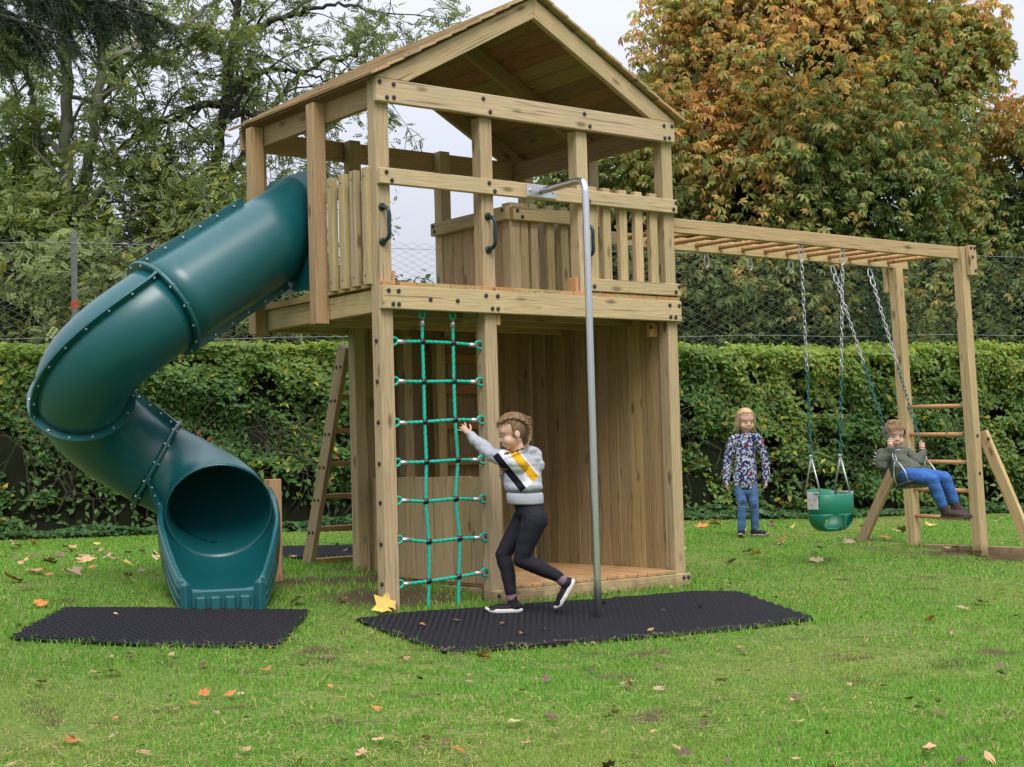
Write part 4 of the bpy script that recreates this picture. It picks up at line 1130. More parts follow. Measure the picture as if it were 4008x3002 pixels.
# ivy and low weeds along the foot of the hedge
n = 17000
u = U0 + (U1 - U0) * rnd(n); v = 0.05 + 0.42 * rnd(n) ** 1.3 - 0.2
P = hedge_pt(u, v, np.zeros(n)); lump = snoise(P, 2.2, 21)
P[:, 2] = gz(P[:, 0], P[:, 1]) + 0.02 + (0.05 + 0.30 * np.clip(lump - 0.35, 0, 1)) * rnd(n) * np.clip(1.2 - v * 2.0, 0.15, 1)
cols = np.array((0.055, 0.125, 0.036)) * (0.6 + 0.9 * rnd(n)[:, None]); k = rnd(n) < 0.25; cols[k] = np.array((0.10, 0.19, 0.06)) * (0.7 + 0.5 * rnd(k.sum())[:, None])
o = scatter('ivy_ground_cover', P, np.array((0, 0, 1.0)) + np.column_stack((np.tile(HN * 0.5, (n, 1)), np.zeros(n))) + nrm(n, 0.35), rnd(n) * 6.28, 0.05 + 0.05 * rnd(n), LEAF_V * (0.9, 1.5, 1), LEAF_F, cols, LEAF)
tag(o, 'dark ivy and low weeds along the foot of the hedge', 'ivy', kind='stuff')

# ------------------------------------------------------------------ chain-link fence behind the hedge
WIRE = plain('fence_wire', (0.24, 0.26, 0.25), 0.6, 0.0, 0.15, 10)
fence = thing('chain_link_fence', 'tall grey chain-link fence standing behind the hedge', 'fence', (6.0, 7.6, 0.2))
FV = -1.35; pitch = 0.086; fz0, fz1 = 1.9, 3.80
def wires():
    A = [[], []]; off = 0
    us = np.arange(-5.0, 22.0, pitch); zs = np.arange(fz0, fz1 + 0.001, pitch / 2); k = len(zs); r = 0.0040
    VV, FF = [], []
    for c, u0 in enumerate(us):
        w = (((np.arange(k) + c) % 2) - 0.5) * pitch * 1.03
        p = hedge_pt(u0 + w, FV + 0.008 * np.sin(np.arange(k) * math.pi), zs + 0.02 * math.sin(u0 * 0.8) + 0.004 * np.sin(u0 * 7))
        d = [HD[0] * r, HD[1] * r, 0]; e = [HN[0] * r, HN[1] * r, 0]
        tri = np.array([[d[0], d[1], 0], [-d[0] * 0.5 + e[0] * 0.87, -d[1] * 0.5 + e[1] * 0.87, 0], [-d[0] * 0.5 - e[0] * 0.87, -d[1] * 0.5 - e[1] * 0.87, 0]])
        V = (p[:, None] + tri[None]).reshape(-1, 3); b_ = np.arange(k - 1)[:, None] * 3
        f = np.concatenate([np.concatenate((b_ + j, b_ + (j + 1) % 3, b_ + 3 + (j + 1) % 3, b_ + 3 + j), 1) for j in range(3)])
        VV.append(V); FF.append(f + off); off += len(V)
    return np.concatenate(VV), np.concatenate(FF)
V, F = wires(); o = obj('wire_mesh', fast_mesh('wire_mesh', V, F, mat=WIRE), None, fence); o['kind'] = 'stuff'
for z in (3.70, 2.55):
    us = np.linspace(-5, 22, 40); tube('line_wire', hedge_pt(us, np.full(40, FV + 0.012), z + 0.015 * np.sin(us * 2.1)), 0.0035, WIRE, fence, 5)
POSTM = plain('grey_steel_post', (0.16, 0.16, 0.145), 0.6, 0.3, 0.3, 8)
REDM = plain('red_paint_mark', (0.42, 0.05, 0.03), 0.7)
def on_fence(px):
    """position along the fence that shows at photo column px"""
    d = CAM_F + CAM_R * (px - 2004) / FPX
    A = HA + HN * FV; M_ = np.array(((HD[0], -d[0]), (HD[1], -d[1])))
    return np.linalg.solve(M_, CAM_POS[:2] - A)[0]
u_post = on_fence(297), on_fence(3445)
for k, u0 in enumerate((u_post[0] - 2.9, u_post[0], u_post[0] + (u_post[1] - u_post[0]) / 3, u_post[0] + 2 * (u_post[1] - u_post[0]) / 3, u_post[1], u_post[1] + 3.1)):
    p = hedge_pt(np.array([u0]), np.array([FV - 0.045]), np.array([0.0]))[0]
    if k in (2,): p[2] = 0.0
    bx('fence_post', p[0] - 0.03, p[0] + 0.03, p[1] - 0.03, p[1] + 0.03, 0.0, 3.86, POSTM, fence, c=0.004)
    if k == 1: bx('paint_mark', p[0] - 0.032, p[0] + 0.032, p[1] - 0.032, p[1] + 0.032, 2.92, 3.02, REDM, fence, c=0.003)
# ivy climbing one fence post
n = 900
p = hedge_pt(np.array([u_post[1]]), np.array([FV]), np.array([0.0]))[0]
P = np.column_stack((p[0] + RNG.normal(size=n) * 0.09, p[1] + RNG.normal(size=n) * 0.09, 1.9 + 1.9 * rnd(n) ** 0.9))
ivy = thing('climbing_ivy', 'dark ivy climbing the fence post behind the swings', 'ivy', (p[0], p[1], 1.9))
scatter('ivy_leaves', P, np.column_stack((np.tile(HN, (n, 1)), np.full(n, 0.4))) + nrm(n, 0.4), rnd(n) * 6.28, 0.05 + 0.04 * rnd(n), LEAF_V * (0.9, 1.4, 1), LEAF_F, np.array((0.03, 0.075, 0.025)) * (0.6 + 0.8 * rnd(n)[:, None]), LEAF, ivy, kind='stuff')
tube('ivy_stem', [(p[0], p[1] + 0.02, 1.5), (p[0] + 0.03, p[1], 2.6), (p[0], p[1], 3.7)], 0.014, TWIG, ivy, 6)
# ------------------------------------------------------------------ trees
BARK = plain('dark_bark', (0.040, 0.034, 0.028), 0.9, 0, 0.35, 14, 0.6)
BARKG = plain('grey_green_bark', (0.15, 0.145, 0.11), 0.9, 0, 0.35, 10, 0.6)
def grow(P, T, L_, r, depth, rs, out, tips, kids=(2, 4), spread=0.9, sag=0.12, shrink=0.62, wig=0.25):
    """one wandering branch and its children; out collects tubes, tips collects (point, direction, radius)"""
    n = 6; pts = [np.array(P, float)]; d = np.array(T, float); d /= np.linalg.norm(d); dirs = [d]
    for i in range(n):
        d = d + rs.normal(size=3) * wig * 0.35 + np.array((0, 0, -sag * 0.15 * (2 if depth == 0 else 1)))
        d /= np.linalg.norm(d); pts.append(pts[-1] + d * L_ / n); dirs.append(d)
    rad = np.linspace(r, max(r * 0.45, 0.004), n + 1)
    out.append((pts, rad, depth))
    if depth == 0:
        for i in range(2, n + 1): tips.append((pts[i], dirs[i], rad[i]))
        return
    for k in range(rs.integers(*kids)):
        i = rs.integers(2, n + 1); e = dirs[i] + rs.normal(size=3) * spread; e[2] += 0.15
        grow(pts[i], e, L_ * shrink * rs.uniform(0.7, 1.2), rad[i] * 0.68, depth - 1, rs, out, tips, kids, spread, sag, shrink, wig)
    grow(pts[-1], dirs[-1] + rs.normal(size=3) * 0.3, L_ * shrink, rad[-1], depth - 1, rs, out, tips, kids, spread, sag, shrink, wig)
def limbs(name, out, mat, parent, rmin=0.0):
    parts = [tube_np(p, np.maximum(r, rmin), 5 if d < 2 else 7, caps=False) for p, r, d in out]
    V, F = join_np(parts); return obj(name, fast_mesh(name, V, np.array(F), True, mat=mat), None, parent)
def spray_cols(n, P, base, lite, yel, py, seed):
    y = snoise(P, 0.9, seed)[:, None]; r = rnd(n)[:, None]
    c = np.array(base) * (1 - y) + np.array(lite) * y; c = c * (0.65 + 0.7 * r)
    k = rnd(n) < py * np.clip(2 * y[:, 0], 0.3, 2); c[k] = np.array(yel) * (0.7 + 0.5 * rnd(k.sum())[:, None])
    return c
# --- open, dark-limbed locust tree: trunk and main limbs laid out, twigs grown from them
def laid(pts, depth, jit=0.25, seed=0):
    r = np.random.default_rng(seed); d = depth
    return np.array([at(x, y, d + r.normal() * jit) for x, y in pts])
def limb_tree(name, label, stems, mat, leafset, seed, depth, twig=(0.9, 2), dens=1.0, group=None):
    rs = np.random.default_rng(seed); out = []; tips = []
    root = stems[0][0][0]
    b = at(root[0], root[1], depth)
    t = thing(name, label, 'tree', (b[0], b[1], float(gz(b[0], b[1]))), group)
    for k, (pts, r0, r1, tw) in enumerate(stems):
        P = laid(pts, depth, 0.3 if k else 0.05, seed + k)
        if k == 0: P = np.vstack((np.array((P[0][0], P[0][1], float(gz(P[0][0], P[0][1])) - 0.2)), P))
        C = curve_pts(P, 8 * len(P)); rad = np.linspace(r0, r1, len(C))
        C += rs.normal(size=C.shape) * 0.02
        out.append((C, rad, 3))
        L_ = np.linalg.norm(np.diff(C, axis=0), axis=1).sum()
        for q in range(int(tw * L_)):
            i = rs.integers(int(len(C) * (0.35 if k == 0 else 0.12)), len(C) - 1); d = C[i + 1] - C[i]; d /= np.linalg.norm(d) + 1e-9
            e = d * 0.5 + rs.normal(size=3) * 0.75; e[2] += 0.1
            grow(C[i], e, twig[0] * rs.uniform(0.6, 1.3), min(rad[i] * 0.5, 0.035), twig[1], rs, out, tips, (2, 4), 0.8, 0.35, 0.62, 0.3)
        grow(C[-1], C[-1] - C[-2], twig[0], rad[-1], twig[1], rs, out, tips, (2, 4), 0.8, 0.35, 0.62, 0.3)
    trunk = limbs('trunk', out[:1], mat, t)
    limbs('branches', out[1:], mat, t, 0.0045)
    P = np.array([p for p, d, r in tips]); D = np.array([d for p, d, r in tips])
    m = int(len(P) * dens); idx = rs.integers(0, len(P), m); P = P[idx] + rs.normal(size=(m, 3)) * 0.06; D = D[idx]
    base, lite, yel, py, size = leafset
    nn = np.array((0, 0, 1.0)) + nrm(m, 0.55); sp = rnd(m) * 6.28
    scatter('crown', P, nn, sp, size * (0.7 + 0.6 * rnd(m)), SPRAY_V, SPRAY_F, spray_cols(m, P, base, lite, yel, py, seed), LEAF, t, kind='stuff')
    return t
LOC = ((0.125, 0.155, 0.070), (0.21, 0.25, 0.105), (0.36, 0.33, 0.08), 0.05, 0.115)
limb_tree('locust_tree', 'dark leaning open tree with crooked limbs left of the tower roof', [
    ([(700, 1330), (780, 1000), (830, 760), (870, 480), (905, 200), (960, -160)], 0.10, 0.05, 1.5),
    ([(820, 800), (930, 640), (1040, 500), (1130, 330), (1260, 245), (1400, 215)], 0.06, 0.016, 2.6),
    ([(868, 470), (960, 445), (1070, 470), (1150, 560)], 0.05, 0.015, 2.4),
    ([(880, 400), (760, 420), (690, 470), (600, 480), (480, 560)], 0.06, 0.02, 2.4),
    ([(890, 330), (1000, 300), (1090, 270), (1210, 290), (1330, 330)], 0.045, 0.012, 2.4),
    ([(905, 190), (1010, 110), (1130, 60), (1300, 20), (1440, 40)], 0.055, 0.015, 2.6),
    ([(900, 230), (800, 160), (700, 190), (600, 260)], 0.05, 0.012, 2.2),
    ([(800, 930), (930, 860), (1060, 830), (1190, 850)], 0.05, 0.012, 2.4)], BARK, LOC, 11, 21.5, (0.85, 2), 1.3)
limb_tree('locust_tree', 'grey-green double-stemmed tree at the left edge behind the fence', [
    ([(265, 1330), (262, 900), (258, 500), (262, 200), (250, -200)], 0.095, 0.07, 1.2),
    ([(262, 1000), (330, 700), (385, 400), (400, 100), (420, -150)], 0.075, 0.05, 1.4),
    ([(380, 420), (470, 300), (560, 210), (640, 130), (760, 70), (900, -40)], 0.055, 0.022, 2.0),
    ([(392, 250), (520, 190), (640, 190), (700, 240)], 0.05, 0.012, 1.8),
    ([(260, 800), (170, 600), (120, 350), (60, 150)], 0.07, 0.03, 1.8),
    ([(300, 850), (430, 700), (560, 640), (690, 610)], 0.06, 0.015, 2.2),
    ([(258, 600), (120, 520), (0, 470)], 0.05, 0.015, 2.0)], BARKG, ((0.15, 0.195, 0.080), (0.26, 0.31, 0.11), (0.36, 0.33, 0.08), 0.07, 0.12), 23, 20.5, (0.8, 2), 1.8)
# --- denser undergrowth trees behind the fence on the left
def blob_tree(name, label, blobs, depth, count, tv, tf, size, colf, seed, mat=BARK, shade=None, up=0.55, out_=0.6, group=None, shell=0.55, trunk_px=None, rtrunk=0.16, gap=0.40, fringe=0):
    """crown made of many leaf clumps spread through overlapping lobes, on a branched trunk"""
    rs = np.random.default_rng(seed)
    cs = np.array([at(x, y, depth + dz) for x, y, r, dz in blobs]); rad = np.array([b_[2] for b_ in blobs])
    base = at(trunk_px if trunk_px else blobs[0][0], 1500, depth); g0 = float(gz(base[0], base[1]))
    t = thing(name, label, 'tree', (base[0], base[1], g0), group)
    out = []; tips = []
    top = cs[np.argmax(cs[:, 2])]
    fork = np.array((base[0], base[1], g0 + max(0.8, 0.35 * (top[2] - g0))))
    out.append((curve_pts([np.array((base[0], base[1], g0 - 0.2)), (fork + base * (1, 1, 0) + (0, 0, g0)) / 2 + rs.normal(size=3) * (0.05, 0.05, 0), fork], 8), np.linspace(rtrunk, rtrunk * 0.75, 8), 3))
    for c, r in zip(cs, rad):
        C = curve_pts([fork, fork + (c - fork) * 0.5 + rs.normal(size=3) * 0.25 + (0, 0, 0.2), c], 12)
        out.append((C, np.linspace(rtrunk * 0.55, 0.03, 12), 2))
        for q in range(int(7 * r)):
            i = rs.integers(4, 12); e = rs.normal(size=3); e[2] = abs(e[2]) * 0.6; e /= np.linalg.norm(e)
            grow(C[i], e, r * 0.78, 0.03, 1, rs, out, tips, (2, 4), 0.7, 0.05, 0.5, 0.25)
    limbs('trunk', out[:1], mat, t); limbs('branches', out[1:], mat, t, 0.006)
    w = rad ** 2 / (rad ** 2).sum(); idx = rs.choice(len(rad), count, p=w)
    d = rs.normal(size=(count, 3)); d /= np.linalg.norm(d, axis=1)[:, None]
    rr = rad[idx] * (1 - (1 - shell) * rs.random(count) ** 1.6)
    lob = 1 + 0.36 * (snoise(d * 3 + idx[:, None] * 7.7, 1.6, seed) - 0.5) * 2
    P = cs[idx] + d * (rr * lob)[:, None] * (1, 1, 0.92)
    # clump: drop leaves from thin spots so that sky shows through
    cl = snoise(P, 2.6, seed + 3) * 0.65 + snoise(P, 6.5, seed + 5) * 0.35
    inside_ = np.zeros(count, bool)
    for c, r in zip(cs, rad): inside_ |= np.linalg.norm(P - c, axis=1) < r * 0.42
    keep = (cl > gap) & ~inside_ & (P[:, 2] > 1.2)
    P, d = P[keep], d[keep]
    if len(tips) and fringe:
        tp = np.array([p_ for p_, d_, r_ in tips]); td = np.array([d_ for p_, d_, r_ in tips]); ti = rs.integers(0, len(tp), fringe)
        P = np.vstack((P, tp[ti] + rs.normal(size=(fringe, 3)) * 0.10)); d = np.vstack((d, td[ti])); ok_ = P[:, 2] > 1.2; P, d = P[ok_], d[ok_]
    m = len(P)
    nn = d * out_ + np.array((0, 0, up)) + rs.normal(size=(m, 3)) * 0.42
    scatter('crown', P, nn, rs.random(m) * 6.28, size * (0.55 + 0.85 * rs.random(m)), tv, tf, colf(P, d, rs), LEAF, t, shade, kind='stuff')
    return t
def shrub_cols(P, d, rs):
    m = len(P); y = snoise(P, 0.8, 31)[:, None]; r = rs.random(m)[:, None]
    c = (np.array((0.175, 0.235, 0.085)) * (1 - y) + np.array((0.38, 0.43, 0.15)) * y) * (0.6 + 0.8 * r)
    k = rs.random(m) < 0.07; c[k] = (0.36, 0.33, 0.07)
    return c
def dark_cols(P, d, rs):
    m = len(P); return np.array((0.050, 0.088, 0.040)) * (0.6 + 0.9 * rs.random(m)[:, None])
BT = 'trees behind the fence on the left'
blob_tree('shrubby_tree', 'bushy yellow-green tree behind the fence above the slide curve', [(560, 1020, 0.95, 0), (330, 1100, 0.9, -0.4), (780, 980, 0.8, 0.3), (480, 1260, 0.9, 0), (760, 1200, 0.85, 0.2), (620, 830, 0.6, 0.3), (560, 660, 0.6, 0.4), (850, 760, 0.55, 0.3), (330, 760, 0.6, 0.2)], 20.3, 11500, SPRAY_V, SPRAY_F, 0.125, shrub_cols, 41, trunk_px=520, rtrunk=0.07, shell=0.35, group=BT)
blob_tree('shrubby_tree', 'bushy green tree behind the fence at the left picture edge', [(60, 1000, 1.1, 0), (-120, 1150, 1.1, 0), (150, 1230, 0.9, 0.2), (40, 760, 0.8, 0.3), (230, 900, 0.7, 0), (90, 540, 0.7, 0.3)], 20.6, 11500, SPRAY_V, SPRAY_F, 0.125, shrub_cols, 43, trunk_px=20, rtrunk=0.08, shell=0.35, group=BT)
blob_tree('shrubby_tree', 'loose green tree behind the fence under the back of the deck', [(1000, 1080, 0.9, 0), (1180, 1180, 0.85, 0.2), (1000, 1280, 0.85, 0), (1260, 1310, 0.6, 0.2), (900, 900, 0.6, 0), (1120, 960, 0.5, 0)], 21.0, 10500, SPRAY_V, SPRAY_F, 0.125, shrub_cols, 47, trunk_px=1040, rtrunk=0.07, shell=0.35, group=BT)
blob_tree('evergreen_tree', 'dark evergreen tree far behind the fence, left of the tower', [(150, 1000, 1.3, 0), (520, 1060, 1.2, 0.5), (860, 1100, 1.2, 0), (330, 1250, 1.4, 0), (700, 1280, 1.7, 0), (1050, 1260, 1.5, 0.4), (-150, 1100, 1.4, 0), (900, 860, 0.8, 0), (60, 760, 0.9, 0)], 27.0, 30000, LEAF_V, LEAF_F, 0.19, dark_cols, 53, trunk_px=500, rtrunk=0.2, shell=0.4)
# --- horse chestnut in autumn colour on the right
def chest_cols(P, d, rs):
    m = len(P)
    v = snoise(P, 0.55, 61) * 0.6 + snoise(P, 1.7, 62) * 0.4
    px = np.array([0.0])
    rel = P - CAM_POS; z = rel @ CAM_F; X = 2004 + FPX * (rel @ CAM_R) / z
    h = np.clip((P[:, 2] - 2.5) / 5.5, 0, 1)                    # upper and outer leaves have turned first
    turn = np.clip(0.02 + 0.60 * h ** 1.9 + 0.95 * (v - 0.5) + 0.22 * rs.normal(size=m) + 0.10 * d[:, 2] - 0.10 * d[:, 0], 0, 1)
    g = np.array((0.135, 0.200, 0.070)); yg = np.array((0.33, 0.345, 0.115)); o = np.array((0.62, 0.36, 0.115)); br = np.array((0.52, 0.24, 0.09))
    t = turn[:, None]
    c = np.where(t < 0.4, g + (yg - g) * t / 0.4, np.where(t < 0.75, yg + (o - yg) * (t - 0.4) / 0.35, o + (br - o) * (t - 0.75) / 0.25))
    return c * (0.72 + 0.56 * rs.random(m)[:, None])
blob_tree('horse_chestnut', 'large horse chestnut with green and orange autumn leaves behind the monkey bars', [
    (3150, 300, 2.5, 0), (2760, 380, 1.7, 0.2), (2440, 640, 1.35, -0.2), (2560, 900, 1.4, -0.5), (2980, 800, 1.9, -0.9), (3420, 760, 1.8, -0.8), (3540, 330, 1.6, 0.2),
    (3700, 180, 1.0, 0.2), (2900, 1180, 1.5, -0.9), (3300, 1180, 1.6, -1.0), (3640, 1130, 1.3, -0.4), (2560, 1220, 1.2, -0.6), (2250, 860, 0.9, 0), (2880, 120, 1.3, 0), (3250, 20, 1.4, 0), (2300, 1180, 0.9, 0), (3850, 190, 0.55, 0)], 24.5, 84000, CH_V, CH_F, 0.112, chest_cols, 71, shade=CH_S, up=0.7, out_=0.5, trunk_px=3040, rtrunk=0.24, shell=0.40, gap=0.45, fringe=5000)
blob_tree('horse_chestnut', 'smaller reddish horse chestnut at the right picture edge', [(4040, 640, 1.3, 0), (4250, 900, 1.6, 0), (3960, 980, 1.2, 0.2), (4050, 1240, 1.3, 0), (3850, 1250, 0.9, 0.2), (4400, 500, 1.4, 0)], 25.5, 26000, CH_V, CH_F, 0.112, chest_cols, 73, shade=CH_S, up=0.7, out_=0.5, trunk_px=4120, rtrunk=0.18, shell=0.40, gap=0.45, fringe=5000)
blob_tree('evergreen_tree', 'dark evergreen growth behind the fence under the large chestnut', [(2500, 1180, 1.1, 0), (2900, 1150, 1.2, 0), (3300, 1160, 1.3, 0), (3700, 1170, 1.2, 0), (4050, 1180, 1.2, 0), (2250, 1240, 0.8, 0)], 29.0, 17000, LEAF_V, LEAF_F, 0.19, dark_cols, 91, trunk_px=3200, rtrunk=0.2, shell=0.35, gap=0.2)
# --- tree tops far beyond the fence in the middle gap
blob_tree('distant_tree', 'far tree top just above the deck between two posts', [(1620, 1240, 0.9, 0), (1760, 1280, 0.9, 0), (1500, 1300, 0.9, 0)], 34.0, 2600, LEAF_V, LEAF_F, 0.22, dark_cols, 83, trunk_px=1640, rtrunk=0.15)
# --- conifer whose lowest bough hangs into the picture top left
con = thing('conifer', 'dark conifer bough hanging into the top left corner', 'tree', (-8.6, -1.2, -0.1))
tube('trunk', [(-8.6, -1.2, -0.4), (-8.62, -1.18, 3.0), (-8.58, -1.22, 7.0)], np.array((0.24, 0.2, 0.15)), BARK, con, 12)
NEED = leaf_mat('conifer_needle', 0.5, 0.2, 0.3)
rs = np.random.default_rng(5); out = []; P_, D_, C_ = [], [], []
dcon = 6.2
b0 = np.array((-8.58, -1.2, 3.4))
for k, (tip, droops) in enumerate((((600, 60), 18), ((230, 130), 20), ((420, 40), 20), ((-20, 160), 16), ((60, 60), 18), ((520, 0), 16))):
    e = at(tip[0], tip[1], dcon + (k % 3) * 0.22 - 0.2)
    C = curve_pts([b0, b0 + (e - b0) * 0.4 + (0, 0, 0.35), e + (b0 - e) * 0.15 + (0, 0, 0.08), e], 40); out.append((C, np.linspace(0.05, 0.006, 40), 2))
    for q in range(droops * 5):
        i = rs.integers(26, 40); d = C[min(i + 1, 39)] - C[i - 1]; d /= np.linalg.norm(d)
        dd = d * 0.7 + rs.normal(size=3) * 0.45 + (0, 0, -0.75); dd /= np.linalg.norm(dd)
        L_ = rs.uniform(0.10, 0.24) * (0.7 if tip[0] > 500 else 1)
        S = curve_pts([C[i], C[i] + dd * L_ * 0.5 + (0, 0, -0.01), C[i] + dd * L_ + (0, 0, -0.04)], 7); out.append((S, np.linspace(0.004, 0.0015, 7), 0))
        m_ = int(L_ * 640); s = rs.random(m_); pts = np.stack([np.interp(s * 6, np.arange(7), S[:, a]) for a in range(3)], 1)
        nd = rs.normal(size=(m_, 3)); nd = nd - np.outer(nd @ dd, dd); nd /= np.linalg.norm(nd, axis=1)[:, None]
        P_.append(pts); D_.append(nd * 0.8 + dd * 0.75)
        young = rs.random() < (0.55 if tip[0] < 0 else 0.10)
        C_.append(np.tile(np.array((0.085, 0.12, 0.02)) if young else np.array((0.012, 0.030, 0.010)), (m_, 1)) * rs.uniform(0.7, 1.4, (m_, 1)))
limbs('bough', out, BARK, con)
P, D, C = np.concatenate(P_), np.concatenate(D_), np.concatenate(C_); m_ = len(P)
D /= np.linalg.norm(D, axis=1)[:, None]; side = np.cross(D, rs.normal(size=(m_, 3))); side /= np.linalg.norm(side, axis=1)[:, None]
ln = rs.uniform(0.018, 0.032, m_)[:, None]; wd = 0.0016
V = np.stack((P - side * wd, P + side * wd, P + D * ln + side * wd * 0.4, P + D * ln - side * wd * 0.4), 1).reshape(-1, 3)
o = obj('crown', fast_mesh('crown', V, np.arange(m_ * 4).reshape(-1, 4), False, np.repeat(C, 4, 0), NEED), None, con); o['kind'] = 'stuff'
# ------------------------------------------------------------------ grass
MATS = [o for o in col.objects if o.name.startswith('rubber_mat')]
MAT_POLY = [[(-2.296, 0.271), (-1.712, 0.996), (-0.434, 0.263), (-1.075, -0.494)],
            [(-0.284, -0.064), (-0.372, -1.137), (0.933, -1.401), (1.561, -1.498), (2.215, -1.493), (2.485, -0.893), (2.68, -0.421), (2.393, -0.25), (0.161, -0.03)],
            [(0.55, 3.05), (1.3, 4.3), (2.6, 3.7), (1.9, 2.4)]]
def grass_points(n, dmin, dmax):
    """uniform in each distance ring over the wedge of lawn around the view"""
    ang0 = math.atan2(CAM_F[0], CAM_F[1]); half = 0.39
    th = ang0 + (RNG.random(n) * 2 - 1) * half
    return th
cnt = 330000
d = np.exp(np.log(4.9) + RNG.random(cnt) * (np.log(21.0) - np.log(4.9)))           # constant count per log distance
th = math.atan2(CAM_F[0], CAM_F[1]) + (RNG.random(cnt) * 2 - 1) * 0.385
X = CAM_POS[0] + d * np.sin(th); Y = CAM_POS[1] + d * np.cos(th)
hu = (X - HA[0]) * HN[0] + (Y - HA[1]) * HN[1]
ok = hu > -0.05
edge = np.zeros(cnt)
for poly in MAT_POLY:
    inn = inside(poly, X, Y); PP = np.array(poly)
    dist = np.full(cnt, 9.0)
    for i in range(len(PP)):
        A, B = PP[i], PP[(i + 1) % len(PP)]; ab = B - A; t = np.clip(((X - A[0]) * ab[0] + (Y - A[1]) * ab[1]) / (ab @ ab), 0, 1)
        dist = np.minimum(dist, np.hypot(X - A[0] - t * ab[0], Y - A[1] - t * ab[1]))
    ok &= ~inn | (dist < 0.02); edge = np.maximum(edge, np.clip(1 - dist / 0.12, 0, 1))
ok &= ~((X > 0.93) & (X < 2.62) & (Y > -0.005) & (Y < 1.82))
near = np.clip(1 - np.abs(Y + 0.03) / 0.10, 0, 1) * ((X > 0.1) & (X < 2.75))        # strip along the base board
for (px_, py_) in ((0.05, 0.095), (0.88, 0.095), (0.05, 1.59), (0.88, 1.75), (6.22, 0.095), (6.3, 0.86)):
    near = np.maximum(near, np.clip(1.3 - np.hypot(X - px_, Y - py_) / 0.16, 0, 1))
lower = ((X > 0.0) & (X < 0.95) & (Y > -0.05) & (Y < 1.0)) | ((X > -0.5) & (X < 0.9) & (Y > 0.7) & (Y < 3.0))
sm = soil_mask(X, Y); ok &= RNG.random(cnt) > sm * 0.93
Pxy = np.column_stack((X, Y, np.zeros(cnt)))
bare = snoise(Pxy, 2.4, 91) * 0.6 + snoise(Pxy, 7.0, 92) * 0.4
ok &= (bare > 0.34) | (RNG.random(cnt) < 0.32)
X, Y, d, edge, near, lower, bare = (a_[ok] for a_ in (X, Y, d, edge, near, lower, bare)); n = len(X)
lush = snoise(np.column_stack((X, Y, np.zeros(n))), 1.1, 95)
hgt = (0.009 + 0.015 * rnd(n) + 0.012 * lush) * (1 + 1.3 * np.maximum(edge * 0.6, near) + 0.7 * lower) * (1 + 0.5 * (rnd(n) < 0.04))
az = rnd(n) * 6.283; lean = 0.25 + 0.9 * rnd(n) ** 1.2; wd = (0.0016 + 0.0014 * rnd(n)) * np.clip(d / 7.5, 1, 2.0)
bx_, by_ = np.cos(az), np.sin(az); B = np.column_stack((X, Y, gz(X, Y) - 0.003))
dirh = np.column_stack((bx_, by_, np.zeros(n))); side = np.column_stack((-by_, bx_, np.zeros(n)))
m1 = B + dirh * (hgt * np.sin(lean) * 0.4)[:, None] + np.array((0, 0, 1.0)) * (hgt * 0.62 * np.cos(lean * 0.6))[:, None]
tip = B + dirh * (hgt * np.sin(lean))[:, None] + np.array((0, 0, 1.0)) * (hgt * np.cos(lean) * 0.95 + 0.002)[:, None]
V = np.stack((B - side * wd[:, None], B + side * wd[:, None], m1 + side * wd[:, None] * 0.8, m1 - side * wd[:, None] * 0.8, tip), 1).reshape(-1, 3)
o5 = (np.arange(n) * 5)[:, None]
F = np.concatenate((o5 + np.array([[0, 1, 2]]), o5 + np.array([[0, 2, 3]]), o5 + np.array([[3, 2, 4]])))
pal = np.array([(0.140, 0.325, 0.038), (0.185, 0.385, 0.050), (0.210, 0.380, 0.062), (0.108, 0.268, 0.033)])
c = pal[RNG.integers(0, 4, n)] * (0.75 + 0.5 * rnd(n)[:, None])
yl = np.clip((0.52 - lush) * 1.9 + 0.25 * (rnd(n) - 0.5), 0, 0.8)[:, None] * np.clip(1 - near, 0, 1)[:, None]
c = c * (1 - yl) + np.array((0.335, 0.355, 0.105)) * yl
k = rnd(n) < 0.045; c[k] = np.array((0.48, 0.39, 0.18)) * (0.7 + 0.5 * rnd(k.sum())[:, None])
grass = obj('grass', fast_mesh('grass', V, F, False, np.repeat(c, 5, 0), GRASS))
tag(grass, 'short green lawn grass with paler worn patches', 'grass', kind='stuff')
# dry stalks and needles lying on the lawn
n = 8500
d = np.exp(np.log(5.0) + rnd(n) * (np.log(13.0) - np.log(5.0))); th = math.atan2(CAM_F[0], CAM_F[1]) + (rnd(n) * 2 - 1) * 0.38
X = CAM_POS[0] + d * np.sin(th); Y = CAM_POS[1] + d * np.cos(th)
dens = snoise(np.column_stack((X, Y, np.zeros(n))), 1.5, 101)
ok = (dens > 0.45) & (Y < -0.2)
for poly in MAT_POLY: ok &= ~inside(poly, X, Y)
X, Y = X[ok], Y[ok]; n = len(X); az = rnd(n) * 6.283; ln = 0.045 + 0.085 * rnd(n); cv = (rnd(n) - 0.5) * 0.9
pts = []
for s in (-0.5, -0.17, 0.17, 0.5):
    a_ = az + cv * s; pts.append(np.column_stack((X + ln * s * np.cos(a_) - cv * ln * s * s * np.sin(az), Y + ln * s * np.sin(a_) + cv * ln * s * s * np.cos(az), np.zeros(n))))
V = []; wv = 0.0017
for p in pts:
    p[:, 2] = gz(p[:, 0], p[:, 1]) + 0.034 + 0.010 * rnd(n)
    sd_ = np.column_stack((-np.sin(az), np.cos(az), np.zeros(n))) * wv
    V += [p - sd_, p + sd_]
V = np.stack(V, 1).reshape(-1, 3); o8 = (np.arange(n) * 8)[:, None]
F = np.concatenate([o8 + np.array([[2 * k, 2 * k + 1, 2 * k + 3, 2 * k + 2]]) for k in range(3)])
